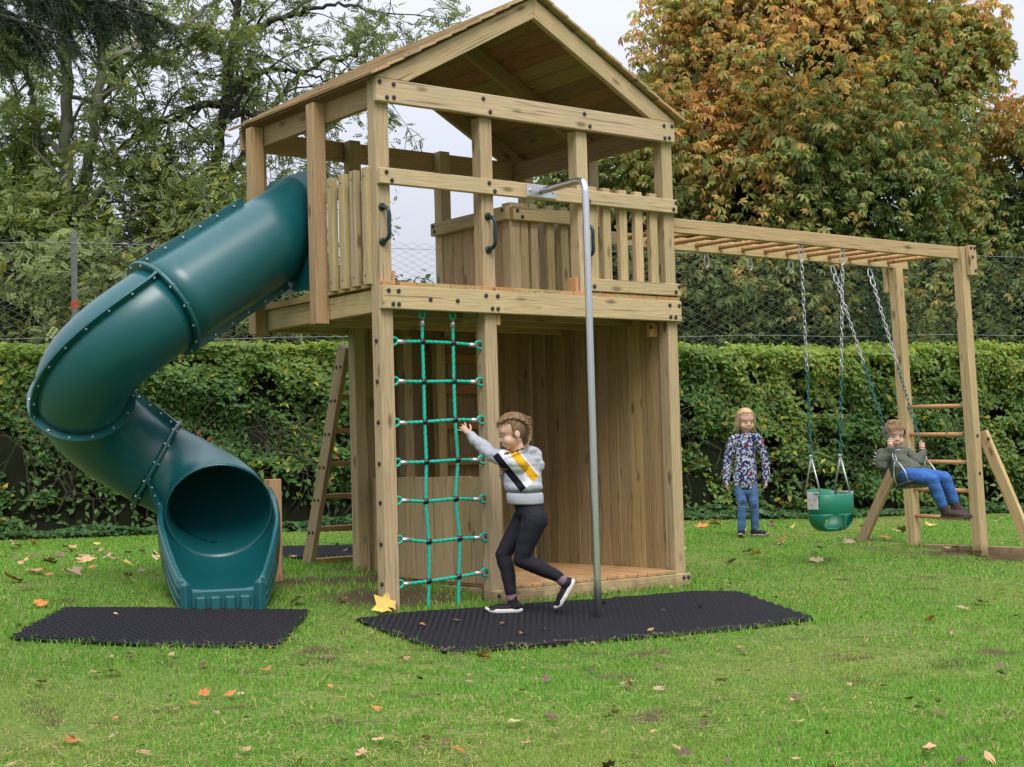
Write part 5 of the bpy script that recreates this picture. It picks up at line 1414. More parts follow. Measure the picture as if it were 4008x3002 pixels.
c = np.array((0.55, 0.43, 0.20)) * (0.6 + 0.6 * rnd(n)[:, None])
lit = obj('dry_stalks', fast_mesh('dry_stalks', V, F, False, np.repeat(c, 8, 0), LEAF)); tag(lit, 'scattered dry stalks and needles on the front lawn', 'litter', kind='stuff')

# ------------------------------------------------------------------ fallen leaves, one object each
m, nt, b, out = new_mat('fallen_leaf'); L = nt.links
oi = N(nt, 'ShaderNodeObjectInfo'); tc = N(nt, 'ShaderNodeTexCoord'); ns = N(nt, 'ShaderNodeTexNoise'); ns.inputs['Scale'].default_value = 3.0
L.new(tc.outputs['Object'], ns.inputs['Vector']); mr = N(nt, 'ShaderNodeMapRange'); mr.inputs[3].default_value = 0.55; mr.inputs[4].default_value = 1.4; L.new(ns.outputs[0], mr.inputs[0])
s_ = N(nt, 'ShaderNodeVectorMath', operation='SCALE'); L.new(oi.outputs['Color'], s_.inputs[0]); L.new(mr.outputs[0], s_.inputs[3]); L.new(s_.outputs[0], b.inputs['Base Color'])
b.inputs['Roughness'].default_value = 0.6; b.inputs['Specular IOR Level'].default_value = 0.3
FALL = m
def leaf_shape(kind, seed):
    r = np.random.default_rng(seed)
    if kind == 'maple':
        ang = np.radians([-150, -118, -95, -70, -48, -22, 0, 22, 48, 70, 95, 118, 150]); rad = np.array([0.55, 0.52, 0.82, 0.62, 0.95, 0.68, 1.1, 0.66, 0.93, 0.60, 0.85, 0.50, 0.55]) * 0.55
    elif kind == 'oval':
        ang = np.radians(np.linspace(-170, 170, 11)); rad = 0.5 / np.sqrt((np.cos(ang) / 1.0) ** 2 + (np.sin(ang) / 0.42) ** 2)
    else:
        ang = np.radians(np.linspace(-165, 165, 15)); rad = 0.5 / np.sqrt((np.cos(ang) / 1.0) ** 2 + (np.sin(ang) / 0.5) ** 2) * (1 + 0.16 * ((np.arange(15) % 2) * 2 - 1))
    e = np.column_stack((rad * np.cos(ang), rad * np.sin(ang))); cv = r.uniform(0.25, 0.9); tw = r.normal() * 0.5
    def z(p): return cv * (0.5 * p[:, 1] ** 2 + 0.35 * p[:, 0] ** 2 * (1 if r.random() < 2 else -1)) + tw * p[:, 0] * p[:, 1] + 0.04 * np.sin(9 * p[:, 0] + seed)
    allp = np.vstack(((0, 0), e * 0.55, e)); V = np.column_stack((allp, z(allp))); V[:, 2] -= V[:, 2].min()
    k = len(e); F = [(0, 1 + i, 1 + i + 1) for i in range(k - 1)] + [(1 + i, 1 + k + i, 1 + k + i + 1, 2 + i) for i in range(k - 1)]
    me = mesh_np('fallen_leaf', V, F, True); me.materials.append(FALL); return me
SHAPES = {k: [leaf_shape(k, s) for s in range(5)] for k in ('maple', 'oval', 'oak')}
FCOL = {'tan': (0.42, 0.26, 0.14), 'orange': (0.46, 0.17, 0.04), 'yellow': (0.52, 0.37, 0.09), 'brown': (0.13, 0.075, 0.05), 'pale': (0.40, 0.28, 0.175), 'greenish yellow': (0.40, 0.36, 0.14)}
KEEP_OFF = [((0, 0.95), (0, 1.9)), ((0.9, 2.65), (-0.02, 1.9))]
def fallen(x, y, size, kind, cname, where, lift=0.016):
    me = SHAPES[kind][random.randrange(5)]
    size *= 1.3
    M = Matrix.Translation((x, y, float(gz(x, y)) + lift)) @ Matrix.Rotation(random.uniform(0, 6.28), 4, 'Z') @ Matrix.Rotation(random.gauss(0, 0.28), 4, 'X') @ Matrix.Rotation(random.gauss(0, 0.28), 4, 'Y') @ Matrix.Diagonal((size, size, size * random.uniform(0.6, 1.3), 1))
    o = link(bpy.data.objects.new('fallen_leaf', me), M)
    j = random.uniform(0.75, 1.25); cc = FCOL[cname]; o.color = (cc[0] * j, cc[1] * j, cc[2] * j, 1)
    r_ = np.array((x, y, float(gz(x, y)))) - CAM_POS; dz_ = r_ @ CAM_F; u_ = (2004 + FPX * (r_ @ CAM_R) / dz_) / 4008; v_ = (1501 - FPX * (r_ @ CAM_U) / dz_) / 3002
    across = ('far left', 'left', 'left of centre', 'centre', 'right of centre', 'right', 'far right')[min(6, max(0, int(u_ * 7)))]
    down = 'bottom edge' if v_ > 0.95 else 'lower part' if v_ > 0.88 else 'middle height'
    big = 'large' if size > 0.11 else 'small' if size < 0.05 else 'mid-sized'
    form = {'maple': 'lobed', 'oval': 'oval', 'oak': 'wavy-edged'}[kind]
    tag(o, '%s %s %s leaf on %s, %s, %s' % (big, cname, form, where, across, down), 'leaf', '%s fallen leaves on %s' % (cname, where))
def ground_hit(px, py):
    z = 0.0
    dr = CAM_F + CAM_R * (px - 2004.0) / FPX + CAM_U * (1501.0 - py) / FPX
    for _ in range(60):
        t = (z - CAM_POS[2]) / dr[2]; p = CAM_POS + dr * t; z = 0.6 * z + 0.4 * float(gz(p[0], p[1]))
    return p
# the conspicuous ones stand where the photo has them
for (px_, py_, s, k, cn) in ((310, 2195, 0.17, 'maple', 'tan'), (330, 2205, 0.13, 'oak', 'tan'), (95, 2215, 0.12, 'maple', 'tan'), (150, 2250, 0.12, 'oak', 'orange'), (420, 2190, 0.10, 'maple', 'pale'), (20, 2180, 0.12, 'maple', 'yellow'), (60, 2145, 0.12, 'oak', 'tan'), (390, 2140, 0.09, 'oak', 'yellow'), (560, 2250, 0.08, 'oval', 'pale'), (110, 2310, 0.10, 'oak', 'brown'), (205, 2210, 0.13, 'maple', 'pale'), (270, 2160, 0.13, 'maple', 'tan'), (130, 2140, 0.10, 'maple', 'yellow'), (280, 2258, 0.13, 'maple', 'pale'), (50, 2280, 0.15, 'maple', 'tan'),
        (365, 2232, 0.06, 'oval', 'orange'), (505, 2285, 0.12, 'maple', 'pale'), (505, 2222, 0.09, 'maple', 'yellow'), (615, 2195, 0.10, 'oak', 'pale'), (555, 2170, 0.09, 'oval', 'tan'), (190, 2262, 0.07, 'oval', 'orange'), (1160, 2370, 0.13, 'maple', 'pale'), (1345, 2358, 0.08, 'oval', 'tan'), (1150, 2195, 0.11, 'oak', 'tan'),
        (1510, 2408, 0.15, 'maple', 'yellow'), (2005, 2850, 0.07, 'maple', 'greenish yellow'), (1895, 2588, 0.085, 'oak', 'orange'), (2125, 2490, 0.045, 'oval', 'orange'), (1970, 2465, 0.05, 'oak', 'brown'), (2045, 2505, 0.045, 'oval', 'tan'),
        (160, 2692, 0.085, 'maple', 'pale'), (450, 2650, 0.09, 'oak', 'tan'), (370, 2655, 0.06, 'oak', 'tan'), (900, 2740, 0.065, 'oak', 'orange'), (945, 2738, 0.05, 'oak', 'pale'), (275, 2920, 0.06, 'oak', 'orange'), (445, 2903, 0.055, 'oak', 'pale'), (540, 2950, 0.065, 'maple', 'tan'), (455, 2840, 0.05, 'oval', 'orange'), (1545, 2935, 0.06, 'oak', 'tan'), (1475, 2795, 0.05, 'oak', 'orange'), (1690, 2600, 0.05, 'oval', 'tan'), (2455, 2695, 0.065, 'oak', 'tan'), (2820, 2685, 0.06, 'oak', 'tan'), (2490, 2970, 0.06, 'oak', 'brown'), (2640, 2945, 0.06, 'maple', 'tan'), (2395, 2820, 0.06, 'oak', 'pale'),
        (2190, 2530, 0.05, 'oak', 'orange'), (2670, 2508, 0.05, 'maple', 'yellow'), (3830, 2370, 0.11, 'maple', 'tan'), (3770, 2395, 0.08, 'oval', 'pale'), (3430, 2465, 0.07, 'oak', 'pale'), (3450, 2705, 0.06, 'oak', 'tan'), (3910, 2635, 0.05, 'oval', 'brown'), (3550, 2760, 0.055, 'oval', 'brown'), (3920, 2325, 0.08, 'oval', 'pale'), (3640, 2960, 0.075, 'oak', 'tan'), (2580, 2625, 0.06, 'oak', 'brown'), (2905, 2565, 0.065, 'oak', 'brown'), (3390, 2530, 0.07, 'oval', 'pale'), (3640, 2440, 0.07, 'oak', 'orange'),
        (2740, 2075, 0.16, 'maple', 'orange'), (2800, 2065, 0.15, 'maple', 'yellow'), (3100, 2080, 0.11, 'maple', 'yellow'), (3060, 2120, 0.12, 'oak', 'orange'), (2960, 2190, 0.10, 'maple', 'yellow'), (2860, 2210, 0.10, 'oval', 'pale'), (3195, 2200, 0.12, 'maple', 'pale'), (3185, 2172, 0.10, 'oval', 'brown'), (3210, 2155, 0.1, 'oval', 'greenish yellow'), (3410, 2035, 0.12, 'maple', 'orange'), (3545, 2085, 0.14, 'maple', 'pale'), (3640, 2065, 0.12, 'oak', 'yellow'), (3815, 2175, 0.14, 'maple', 'yellow'), (3840, 2190, 0.11, 'maple', 'tan'), (3730, 2160, 0.12, 'oak', 'tan'), (3910, 2045, 0.11, 'oval', 'pale'), (3320, 2130, 0.10, 'oak', 'pale'), (3310, 2085, 0.1, 'oak', 'tan'), (2925, 2030, 0.1, 'oak', 'tan'), (3020, 2060, 0.12, 'oak', 'brown')):
    p = ground_hit(px_, py_)
    far = p[1] > 0.9
    on_mat = any(inside(q, np.array([p[0]]), np.array([p[1]]))[0] for q in MAT_POLY)
    where = 'the black mat' if on_mat else ('the lawn by the hedge' if far and p[0] > 3 else ('the grass beside the slide' if p[0] < 0.2 and p[1] > -0.2 else 'the front lawn'))
    fallen(p[0], p[1], s, k, cn, where, 0.035 if on_mat else 0.026)
rr = random.Random(12); made = 0
while made < 225:
    px_, py_ = rr.uniform(-60, 4070), rr.choice((rr.uniform(2030, 2200), rr.uniform(2150, 2450), rr.uniform(2420, 3040), rr.uniform(2450, 3040)))
    p = ground_hit(px_, py_)
    if (p[0] - HA[0]) * HN[0] + (p[1] - HA[1]) * HN[1] < 0.25: continue
    if any(a0 < p[0] < a1 and b0_ < p[1] < b1_ for (a0, a1), (b0_, b1_) in KEEP_OFF): continue
    on_mat = any(inside(q, np.array([p[0]]), np.array([p[1]]))[0] for q in MAT_POLY)
    if on_mat and rr.random() < 0.8: continue
    far = p[1] > 0.9
    cn = rr.choice(('tan', 'tan', 'tan', 'orange', 'brown', 'brown', 'brown', 'pale') if not far else ('tan', 'tan', 'pale', 'yellow', 'orange', 'brown', 'brown'))
    where = 'the black mat' if on_mat else ('the lawn by the hedge' if far and p[0] > 3 else ('the grass beside the slide' if p[0] < 0.2 and p[1] > -0.2 else 'the front lawn'))
    fallen(p[0], p[1], rr.uniform(0.026, 0.055) if not far else rr.uniform(0.06, 0.13), rr.choice(('oak', 'oval', 'oak', 'maple')), cn, where, 0.035 if on_mat else 0.026)
    made += 1
# ------------------------------------------------------------------ people
def cone_np(p0, r0, p1, r1, seg=14, flat=1.0, side=None):
    """round-ended tapered limb; flat < 1 squashes it along 'side'"""
    p0, p1 = np.array(p0, float), np.array(p1, float); z = p1 - p0; L_ = np.linalg.norm(z) + 1e-9; z /= L_
    ref = np.array(side, float) if side is not None else (np.array((0, 0, 1.0)) if abs(z[2]) < 0.9 else np.array((1.0, 0, 0)))
    y = np.cross(z, ref); y /= np.linalg.norm(y); x = np.cross(y, z)
    rings = []
    for a in np.linspace(-math.pi / 2 + 0.05, 0, 4): rings.append((p0 + z * r0 * math.sin(a), r0 * math.cos(a)))
    for t in (0.25, 0.5, 0.75): rings.append((p0 + (p1 - p0) * t, r0 + (r1 - r0) * t))
    for a in np.linspace(0, math.pi / 2 - 0.05, 4): rings.append((p1 + z * r1 * math.sin(a), r1 * math.cos(a)))
    ang = np.linspace(0, 2 * math.pi, seg, endpoint=False)
    V = np.concatenate([c + r * (np.cos(ang)[:, None] * x * flat + np.sin(ang)[:, None] * y) for c, r in rings])
    n = len(rings); F = [(i * seg + j, i * seg + (j + 1) % seg, (i + 1) * seg + (j + 1) % seg, (i + 1) * seg + j) for i in range(n - 1) for j in range(seg)]
    F += [tuple(range(seg))[::-1], tuple(range((n - 1) * seg, n * seg))]
    return V, F
def ell_np(c, r, Rm=None, seg=18, rings=12):
    V = []; F = []
    for i in range(rings + 1):
        a = -math.pi / 2 + 0.04 + (math.pi - 0.08) * i / rings
        for j in range(seg):
            b_ = 2 * math.pi * j / seg; V.append((math.cos(a) * math.cos(b_), math.cos(a) * math.sin(b_), math.sin(a)))
    V = np.array(V) * np.array(r)
    if Rm is not None: V = V @ np.array(Rm).T
    F = [(i * seg + j, i * seg + (j + 1) % seg, (i + 1) * seg + (j + 1) % seg, (i + 1) * seg + j) for i in range(rings) for j in range(seg)]
    F += [tuple(range(seg))[::-1], tuple(range(rings * seg, (rings + 1) * seg))]
    return V + np.array(c), F
def sculpt(name, parts, mat, parent, voxel=0.008, smooth=4, extra=None, noise=0.0):
    """fuse overlapping solids into one skin"""
    V, F = join_np(parts); c = V.mean(0)
    me = mesh_np(name, V - c, F)
    bm = bmesh.new(); bm.from_mesh(me); bmesh.ops.recalc_face_normals(bm, faces=bm.faces); bm.to_mesh(me); bm.free()
    o = bpy.data.objects.new('tmp', me); col.objects.link(o)
    m1 = o.modifiers.new('r', 'REMESH'); m1.mode = 'VOXEL'; m1.voxel_size = voxel
    m2 = o.modifiers.new('s', 'SMOOTH'); m2.iterations = smooth; m2.factor = 0.5
    dg = bpy.context.evaluated_depsgraph_get(); dg.update()
    me2 = bpy.data.meshes.new_from_object(o.evaluated_get(dg)); bpy.data.objects.remove(o); bpy.data.meshes.remove(me)
    me2.name = name
    n = len(me2.vertices)
    if noise:
        co = np.empty(n * 3, np.float32); me2.vertices.foreach_get('co', co); co = co.reshape(-1, 3)
        no = np.empty(n * 3, np.float32); me2.vertices.foreach_get('normal', no); no = no.reshape(-1, 3)
        w = (snoise(co * (1, 1, 1.6), 16, 3) - 0.5) + 0.7 * (snoise(co @ np.array(((0.6, 0.3, 0.2), (-0.3, 0.7, 0.1), (0.5, -0.2, 2.2))), 24, 4) - 0.5)
        me2.vertices.foreach_set('co', (co + no * (w * noise)[:, None]).ravel().astype(np.float32))
    if extra:                                                    # fingers: joined in afterwards so that they stay apart
        bm = bmesh.new(); bm.from_mesh(me2)
        EV, EF = join_np(extra); vv = [bm.verts.new(tuple(p - c)) for p in EV]
        for f in EF: bm.faces.new([vv[i] for i in f])
        bm.to_mesh(me2); bm.free()
    me2.polygons.foreach_set('use_smooth', [True] * len(me2.polygons)); me2.materials.clear(); me2.materials.append(mat); me2.update()
    return obj(name, me2, None, parent, Matrix.Translation(Vector(c)))
SKIN = plain('skin', (0.60, 0.37, 0.275), 0.5, 0, 0.06, 25, spec=0.35)
LIP = plain('lips', (0.50, 0.22, 0.18), 0.5); BROW = plain('brow_hair', (0.26, 0.15, 0.09), 0.8)
EYEW = plain('eye_white', (0.40, 0.37, 0.35), 0.4); IRIS = plain('iris', (0.03, 0.03, 0.03), 0.2)
for m_ in (SKIN,):
    bs = [n_ for n_ in m_.node_tree.nodes if n_.type == 'BSDF_PRINCIPLED'][0]
    bs.inputs['Subsurface Weight'].default_value = 0.15; bs.inputs['Subsurface Radius'].default_value = (0.01, 0.004, 0.002); bs.inputs['Subsurface Scale'].default_value = 0.5
def cloth(name, c, rough=0.9, noise=0.10, nscale=60, bump=0.25):
    return plain(name, c, rough, 0, noise, nscale, bump, spec=0.15)
def hframe(fwd, up):
    f = np.array(fwd, float); f /= np.linalg.norm(f); u = np.array(up, float); u = u - f * (u @ f); u /= np.linalg.norm(u)
    return np.stack((np.cross(f, u), f, u), 1)                   # columns: right, forward, up
def head_parts(c, Rm, s):
    L_ = lambda p: np.array(c) + Rm @ (np.array(p) * s)
    E = lambda p, r: ell_np(L_(p), np.array(r) * s, Rm)
    return [E((0, -0.010, 0.024), (0.071, 0.087, 0.079)), E((0, 0.014, -0.036), (0.058, 0.062, 0.062)), E((0, 0.040, -0.078), (0.026, 0.024, 0.021)),
            E((0.030, 0.040, -0.042), (0.030, 0.030, 0.032)), E((-0.030, 0.040, -0.042), (0.030, 0.030, 0.032)), E((0, 0.050, 0.020), (0.052, 0.026, 0.030)),
            cone_np(L_((0, 0.072, -0.008)), 0.0065 * s, L_((0, 0.084, -0.030)), 0.0085 * s), E((0.009, 0.076, -0.033), (0.007, 0.007, 0.006)), E((-0.009, 0.076, -0.033), (0.007, 0.007, 0.006)),
            E((0.072, -0.012, -0.020), (0.009, 0.018, 0.027)), E((-0.072, -0.012, -0.020), (0.009, 0.018, 0.027)), E((0, 0.070, -0.059), (0.019, 0.010, 0.010))]
def face(c, Rm, s, parent, hairmat, looking=(0, 0)):
    L_ = lambda p: np.array(c) + Rm @ (np.array(p) * s)
    for sx in (-1, 1):
        V, F = ell_np(L_((sx * 0.0285, 0.0715, -0.004)), np.array((0.0105, 0.0050, 0.0046)) * s, Rm); e = obj('eye', mesh_np('eye', V, F, True), EYEW, parent)
        V, F = ell_np(L_((sx * 0.0285 + looking[0], 0.0752, -0.0045 + looking[1])), np.array((0.0050, 0.0028, 0.0046)) * s, Rm); obj('iris', mesh_np('iris', V, F, True), IRIS, e)
        V, F = cone_np(L_((sx * 0.015, 0.0775, 0.0135)), 0.0018 * s, L_((sx * 0.042, 0.0685, 0.0155)), 0.0012 * s); obj('eyebrow', mesh_np('eyebrow', V, F, True), BROW, parent)
        V, F = cone_np(L_((sx * 0.018, 0.0755, 0.0015)), 0.0013 * s, L_((sx * 0.040, 0.0700, 0.0005)), 0.0011 * s); obj('eyelid', mesh_np('eyelid', V, F, True), BROW, parent)
    V, F = ell_np(L_((0, 0.0778, -0.0585)), np.array((0.0150, 0.0045, 0.0036)) * s, Rm); obj('mouth', mesh_np('mouth', V, F, True), LIP, parent)
def hair_cap(c, Rm, s, mat, parent, front=0.045, low=-0.055, grow_=1.0, name='hair', side=0.012, line=0.066):
    V, F = ell_np((0, -0.012, 0.026), np.array((0.075, 0.092, 0.083)) * grow_, None, 32, 24); keep = []
    for f in F:
        p = V[list(f)].mean(0)
        if p[2] < low: continue
        if p[1] > side and p[2] < line + 0.25 * max(0.0, 0.05 - p[1]) * (-1): continue
        keep.append(f)
    W_ = V * s @ Rm.T + np.array(c)
    r = np.random.default_rng(3); W_ = W_ + r.normal(size=W_.shape) * 0.0012 * s
    me = mesh_np(name, W_, keep, True); o = obj(name, me, mat, parent)
    md = o.modifiers.new('t', 'SOLIDIFY'); md.thickness = 0.007; md.offset = -0.5
    return o
def strands(c, Rm, s, n, mat, parent, seed, root, flow, length, r=0.0022, name='hair_strands', curl=0.3):
    """locks of hair: root(rs) -> local point on the scalp, flow(p, rs) -> local direction"""
    rs = np.random.default_rng(seed); parts = []
    for k in range(n):
        p = np.array(root(rs)); pts = [p]; d = np.array(flow(p, rs), float); L_ = length * rs.uniform(0.6, 1.25)
        for i in range(5):
            d = d / np.linalg.norm(d); q = pts[-1] + d * L_ / 5
            e = (q - (0, -0.012, 0.026)) / (0.078, 0.095, 0.086); m_ = np.linalg.norm(e)
            if m_ < 1.0: q = np.array((0, -0.012, 0.026)) + (q - (0, -0.012, 0.026)) / m_ * 1.01
            pts.append(q); d = d + rs.normal(size=3) * curl * 0.35 + np.array((0, 0, -0.12))
        P = np.array(pts) * s @ Rm.T + np.array(c)
        parts.append(tube_np(P, np.linspace(r, r * 0.35, 6) * s, 4, caps=False))
    V, F = join_np(parts); o = obj(name, fast_mesh(name, V, np.array(F), True, mat=mat), None, parent); o['kind'] = 'stuff'; return o
def scalp(rs, zmin=0.0, front=0.05):
    while True:
        d = rs.normal(size=3); d /= np.linalg.norm(d); p = np.array((0, -0.012, 0.026)) + d * (0.076, 0.093, 0.084)
        if p[2] > zmin and not (p[1] > 0.02 and p[2] < 0.055) : return p
def fingers(wrist, palm_end, across, n_curl, lens=(0.045, 0.052, 0.05, 0.04), r=0.0062, spread=0.011, thumb=None, fan=0.0):
    """four fingers from the end of the palm, bent towards n_curl, and a thumb from the side of the palm"""
    w, p = np.array(wrist, float), np.array(palm_end, float); d = p - w; d /= np.linalg.norm(d); a = np.array(across, float); a -= d * (a @ d); a /= np.linalg.norm(a); c = np.array(n_curl, float)
    out = []
    for k in range(4):
        o = (k - 1.5); b0 = p + a * o * spread - d * 0.006; d1 = d + a * o * fan + c * 0.35; d1 /= np.linalg.norm(d1); b1 = b0 + d1 * lens[k] * 0.5
        d2 = d + a * o * fan + c * 1.1; d2 /= np.linalg.norm(d2); b2 = b1 + d2 * lens[k] * 0.5
        out += [cone_np(b0, r, b1, r * 0.92, 8), cone_np(b1, r * 0.92, b2, r * 0.75, 8)]
    t0 = w + (p - w) * 0.25 - a * spread * 1.6; td = d * 0.7 - a * 0.75 + c * 0.35; td /= np.linalg.norm(td); t1 = t0 + td * 0.026; t2 = t1 + (td * 0.5 + d * 0.6) * 0.024
    out += [cone_np(t0, r * 1.15, t1, r, 8), cone_np(t1, r, t2, r * 0.8, 8)]
    return out
def shoe(name, heel, toe, up, parent, upper, sole, h=0.055, w=0.036, collar=0.03, solet=0.014, ankle=None):
    heel, toe, up = (np.array(a_, float) for a_ in (heel, toe, up)); f = toe - heel; L_ = np.linalg.norm(f); f /= L_; up = up - f * (up @ f); up /= np.linalg.norm(up); sd_ = np.cross(f, up)
    Rm = np.stack((f, sd_, up), 1)
    P = lambda a_, b_, c_: heel + f * a_ * L_ + sd_ * b_ + up * c_
    parts = [ell_np(P(0.20, 0, h * 0.55), (L_ * 0.24, w, h * 0.55), Rm), ell_np(P(0.55, 0, h * 0.42), (L_ * 0.36, w * 1.05, h * 0.45), Rm), ell_np(P(0.80, 0, h * 0.32), (L_ * 0.22, w * 1.02, h * 0.34), Rm)]
    top = P(0.20, 0, h + collar * 0.6) if ankle is None else np.array(ankle)
    parts.append(cone_np(P(0.22, 0, h * 0.6), w * 0.95, top, w * 0.92))
    s = sculpt(name, parts, upper, parent, 0.006, 3)
    n = 26; t = np.linspace(0, 2 * math.pi, n, endpoint=False); V = []
    for (zz, g) in ((-0.001, 0.97), (solet * 0.5, 1.05), (solet, 1.0)):
        for q in t:
            x_ = 0.5 + 0.53 * math.cos(q); wd_ = w * (1.06 if x_ > 0.5 else 0.95) * g
            rise = 0.012 * max(0, (x_ - 0.8) / 0.2) ** 2
            V.append(P(0.5 + (x_ - 0.5) * g, wd_ * math.copysign(abs(math.sin(q)) ** 0.7, math.sin(q)), zz + rise))
    F = [(i * n + j, i * n + (j + 1) % n, (i + 1) * n + (j + 1) % n, (i + 1) * n + j) for i in range(2) for j in range(n)] + [tuple(range(n))[::-1], tuple(range(2 * n, 3 * n))]
    obj('sole', mesh_np('sole', V, F, False), sole, s)
    for k in range(4):                                            # laces
        a_ = 0.42 + 0.085 * k; z_ = h * (0.98 - 0.19 * k)
        V, F = tube_np([P(a_, -w * 0.62, z_ * 0.86), P(a_ + 0.01, 0, z_ + 0.004), P(a_, w * 0.62, z_ * 0.86)], 0.0028, 5); obj('lace', mesh_np('lace', V, F, True), LACE, s)
    return s
LACE = cloth('laces', (0.10, 0.07, 0.06))

# ---------------- girl walking at the net
g1 = thing('person', 'child in grey hoodie and black leggings walking at the net, one arm raised', 'person', (0.95, -0.30, -0.03), None)
D0 = 9.70
J = lambda x, y, dd=0.0: at(x, y, D0 + dd)
toward = -CAM_F
near, fr_ = -0.075, 0.075
hd = J(2004, 1690); fwd = -CAM_R * 0.93 - CAM_F * 0.18 + np.array((0, 0, -0.30)); Rh = hframe(fwd, (0, 0, 1)); HS = 1.09
bodyp = head_parts(hd, Rh, HS)
neck0, neck1 = J(2040, 1790), J(2022, 1735)
bodyp += [cone_np(neck0, 0.040, neck1, 0.037), ell_np(J(2055, 1850), (0.075, 0.075, 0.13)), ell_np(J(2068, 1985), (0.075, 0.075, 0.10))]
# arms
shn, eln, wrn = J(2030, 1815, -0.08), J(1925, 1778, 0.06), J(1838, 1700, 0.22)
shf, elf, wrf = J(2040, 1820, 0.09), J(1990, 1880, 0.14), J(1968, 1848, 0.05)
palm = J(1814, 1675, 0.27)
bodyp += [cone_np(shn, 0.034, eln, 0.028), cone_np(eln, 0.028, wrn, 0.021), cone_np(wrn, 0.020, palm, 0.021, flat=0.6, side=CAM_F), cone_np(shf, 0.034, elf, 0.028), cone_np(elf, 0.028, wrf, 0.022), ell_np(J(1965, 1838, 0.03), (0.02, 0.02, 0.028))]
# legs
hipn, knn, ann = J(2092, 2035, -0.055), J(2040, 2190, -0.06), J(2192, 2262, -0.04)
hipf, knf, anf = J(2055, 2030, 0.055), J(1968, 2172, 0.05), J(2000, 2332, 0.02)
bodyp += [cone_np(hipn, 0.066, knn, 0.045), cone_np(knn, 0.044, ann, 0.030), cone_np(hipf, 0.066, knf, 0.044), cone_np(knf, 0.043, anf, 0.030)]
fing = fingers(wrn, palm, np.cross(palm - wrn, CAM_F), CAM_F * 0.6 + np.array((0, 0, -0.2)), (0.042, 0.050, 0.047, 0.038), 0.0062, 0.0125, fan=0.28)
fing += fingers(wrf, J(1966, 1835, 0.02), CAM_F, -CAM_R, (0.03, 0.035, 0.033, 0.028))
sculpt('body', bodyp, SKIN, g1, 0.0065, 4, fing)
HAIR1 = cloth('brown_blond_hair', (0.21, 0.135, 0.075), 0.55, 0.35, 130, 0.5)
face(hd, Rh, HS, g1, HAIR1, (0, -0.002))
hair_cap(hd, Rh, HS, HAIR1, g1, low=-0.05, grow_=1.03, side=0.010, line=0.070)
strands(hd, Rh, HS, 520, HAIR1, g1, 1, lambda r: scalp(r, -0.035), lambda p, r: (-2.0 * p[0], -0.9, 0.5 if p[2] < 0.05 else -0.4), 0.03, 0.0026, curl=0.05)
def braid(ctrl, r0, r1, parent):
    C = curve_pts(ctrl, 60); parts = []
    for ph in (0, 2.094, 4.189):
        s = np.linspace(0, 1, 60); rr = np.linspace(r0, r1, 60)
        T = np.gradient(C, axis=0); T /= np.linalg.norm(T, axis=1)[:, None]; S = np.cross(T, (0.3, 0.2, 1.0)); S /= np.linalg.norm(S, axis=1)[:, None]; U_ = np.cross(S, T)
        a_ = s * 2 * math.pi * len(C) * 0.085 + ph
        parts.append(tube_np(C + S * (rr * np.cos(a_))[:, None] + U_ * (rr * 0.6 * np.sin(2 * a_))[:, None], rr * 0.72, 7))
    V, F = join_np(parts); return obj('braid', mesh_np('braid', V, F, True), HAIR1, parent)
HL = lambda p: hd + Rh @ (np.array(p) * HS)
for sx in (-1, 1):
    braid([HL((sx * 0.040, 0.062, 0.070)), HL((sx * 0.060, 0.018, 0.082)), HL((sx * 0.073, -0.040, 0.066)), HL((sx * 0.070, -0.086, 0.022)), HL((sx * 0.062, -0.092, -0.035)), HL((sx * 0.070, -0.06, -0.088)), HL((sx * 0.090, -0.015, -0.108)), HL((sx * 0.098, 0.045, -0.106)), HL((sx * 0.085, 0.10, -0.104))], 0.0095, 0.0065, g1)
V, F = ell_np(HL((-0.073, -0.006, -0.052)), (0.0035,) * 3); obj('earring', mesh_np('earring', V, F, True), ALU, g1)
# hoodie with slanting black, white and yellow panels
m, nt, b, out = new_mat('grey_hoodie_jersey'); L = nt.links
geo = N(nt, 'ShaderNodeTexCoord'); ns = N(nt, 'ShaderNodeTexNoise'); ns.inputs['Scale'].default_value = 160; ns.inputs['Detail'].default_value = 4; L.new(geo.outputs['Object'], ns.inputs['Vector'])
base = N(nt, 'ShaderNodeValToRGB'); e = base.color_ramp.elements; e[0].position = 0.35; e[0].color = (0.30, 0.31, 0.35, 1); e[1].position = 0.65; e[1].color = (0.46, 0.47, 0.53, 1); L.new(ns.outputs[0], base.inputs[0])
HOOD_MAT = m
hoodp = [cone_np(J(2052, 1815), 0.098, J(2056, 1890), 0.112, 18, 0.86, CAM_F), ell_np(J(2056, 1905), (0.117, 0.117, 0.055)), cone_np(J(2036, 1800, -0.055), 0.052, J(2036, 1800, 0.055), 0.052),
         cone_np(shn, 0.062, eln, 0.049), cone_np(eln, 0.049, J(1850, 1712, 0.20), 0.035), cone_np(J(1856, 1716, 0.19), 0.034, J(1842, 1704, 0.215), 0.030), cone_np(shf, 0.058, elf, 0.046), cone_np(elf, 0.045, J(1972, 1853, 0.06), 0.032),
         ell_np(J(2040, 1790), (0.075, 0.075, 0.05)), ell_np(J(2092, 1790, 0.0), (0.052, 0.052, 0.060)), ell_np(J(2106, 1822, 0.0), (0.040, 0.045, 0.050)), ell_np(J(2072, 1765), (0.06, 0.06, 0.035)), ell_np(J(2000, 1885, 0), (0.05, 0.05, 0.08))]
hood = sculpt('hoodie', hoodp, HOOD_MAT, g1, 0.0065, 4, noise=0.010)
hc = np.array(WM[hood].translation)
t_dir = CAM_R * 0.63 - CAM_U * 0.77; n_dir = CAM_R * 0.77 + CAM_U * 0.63; p0 = J(2040, 1800) - hc
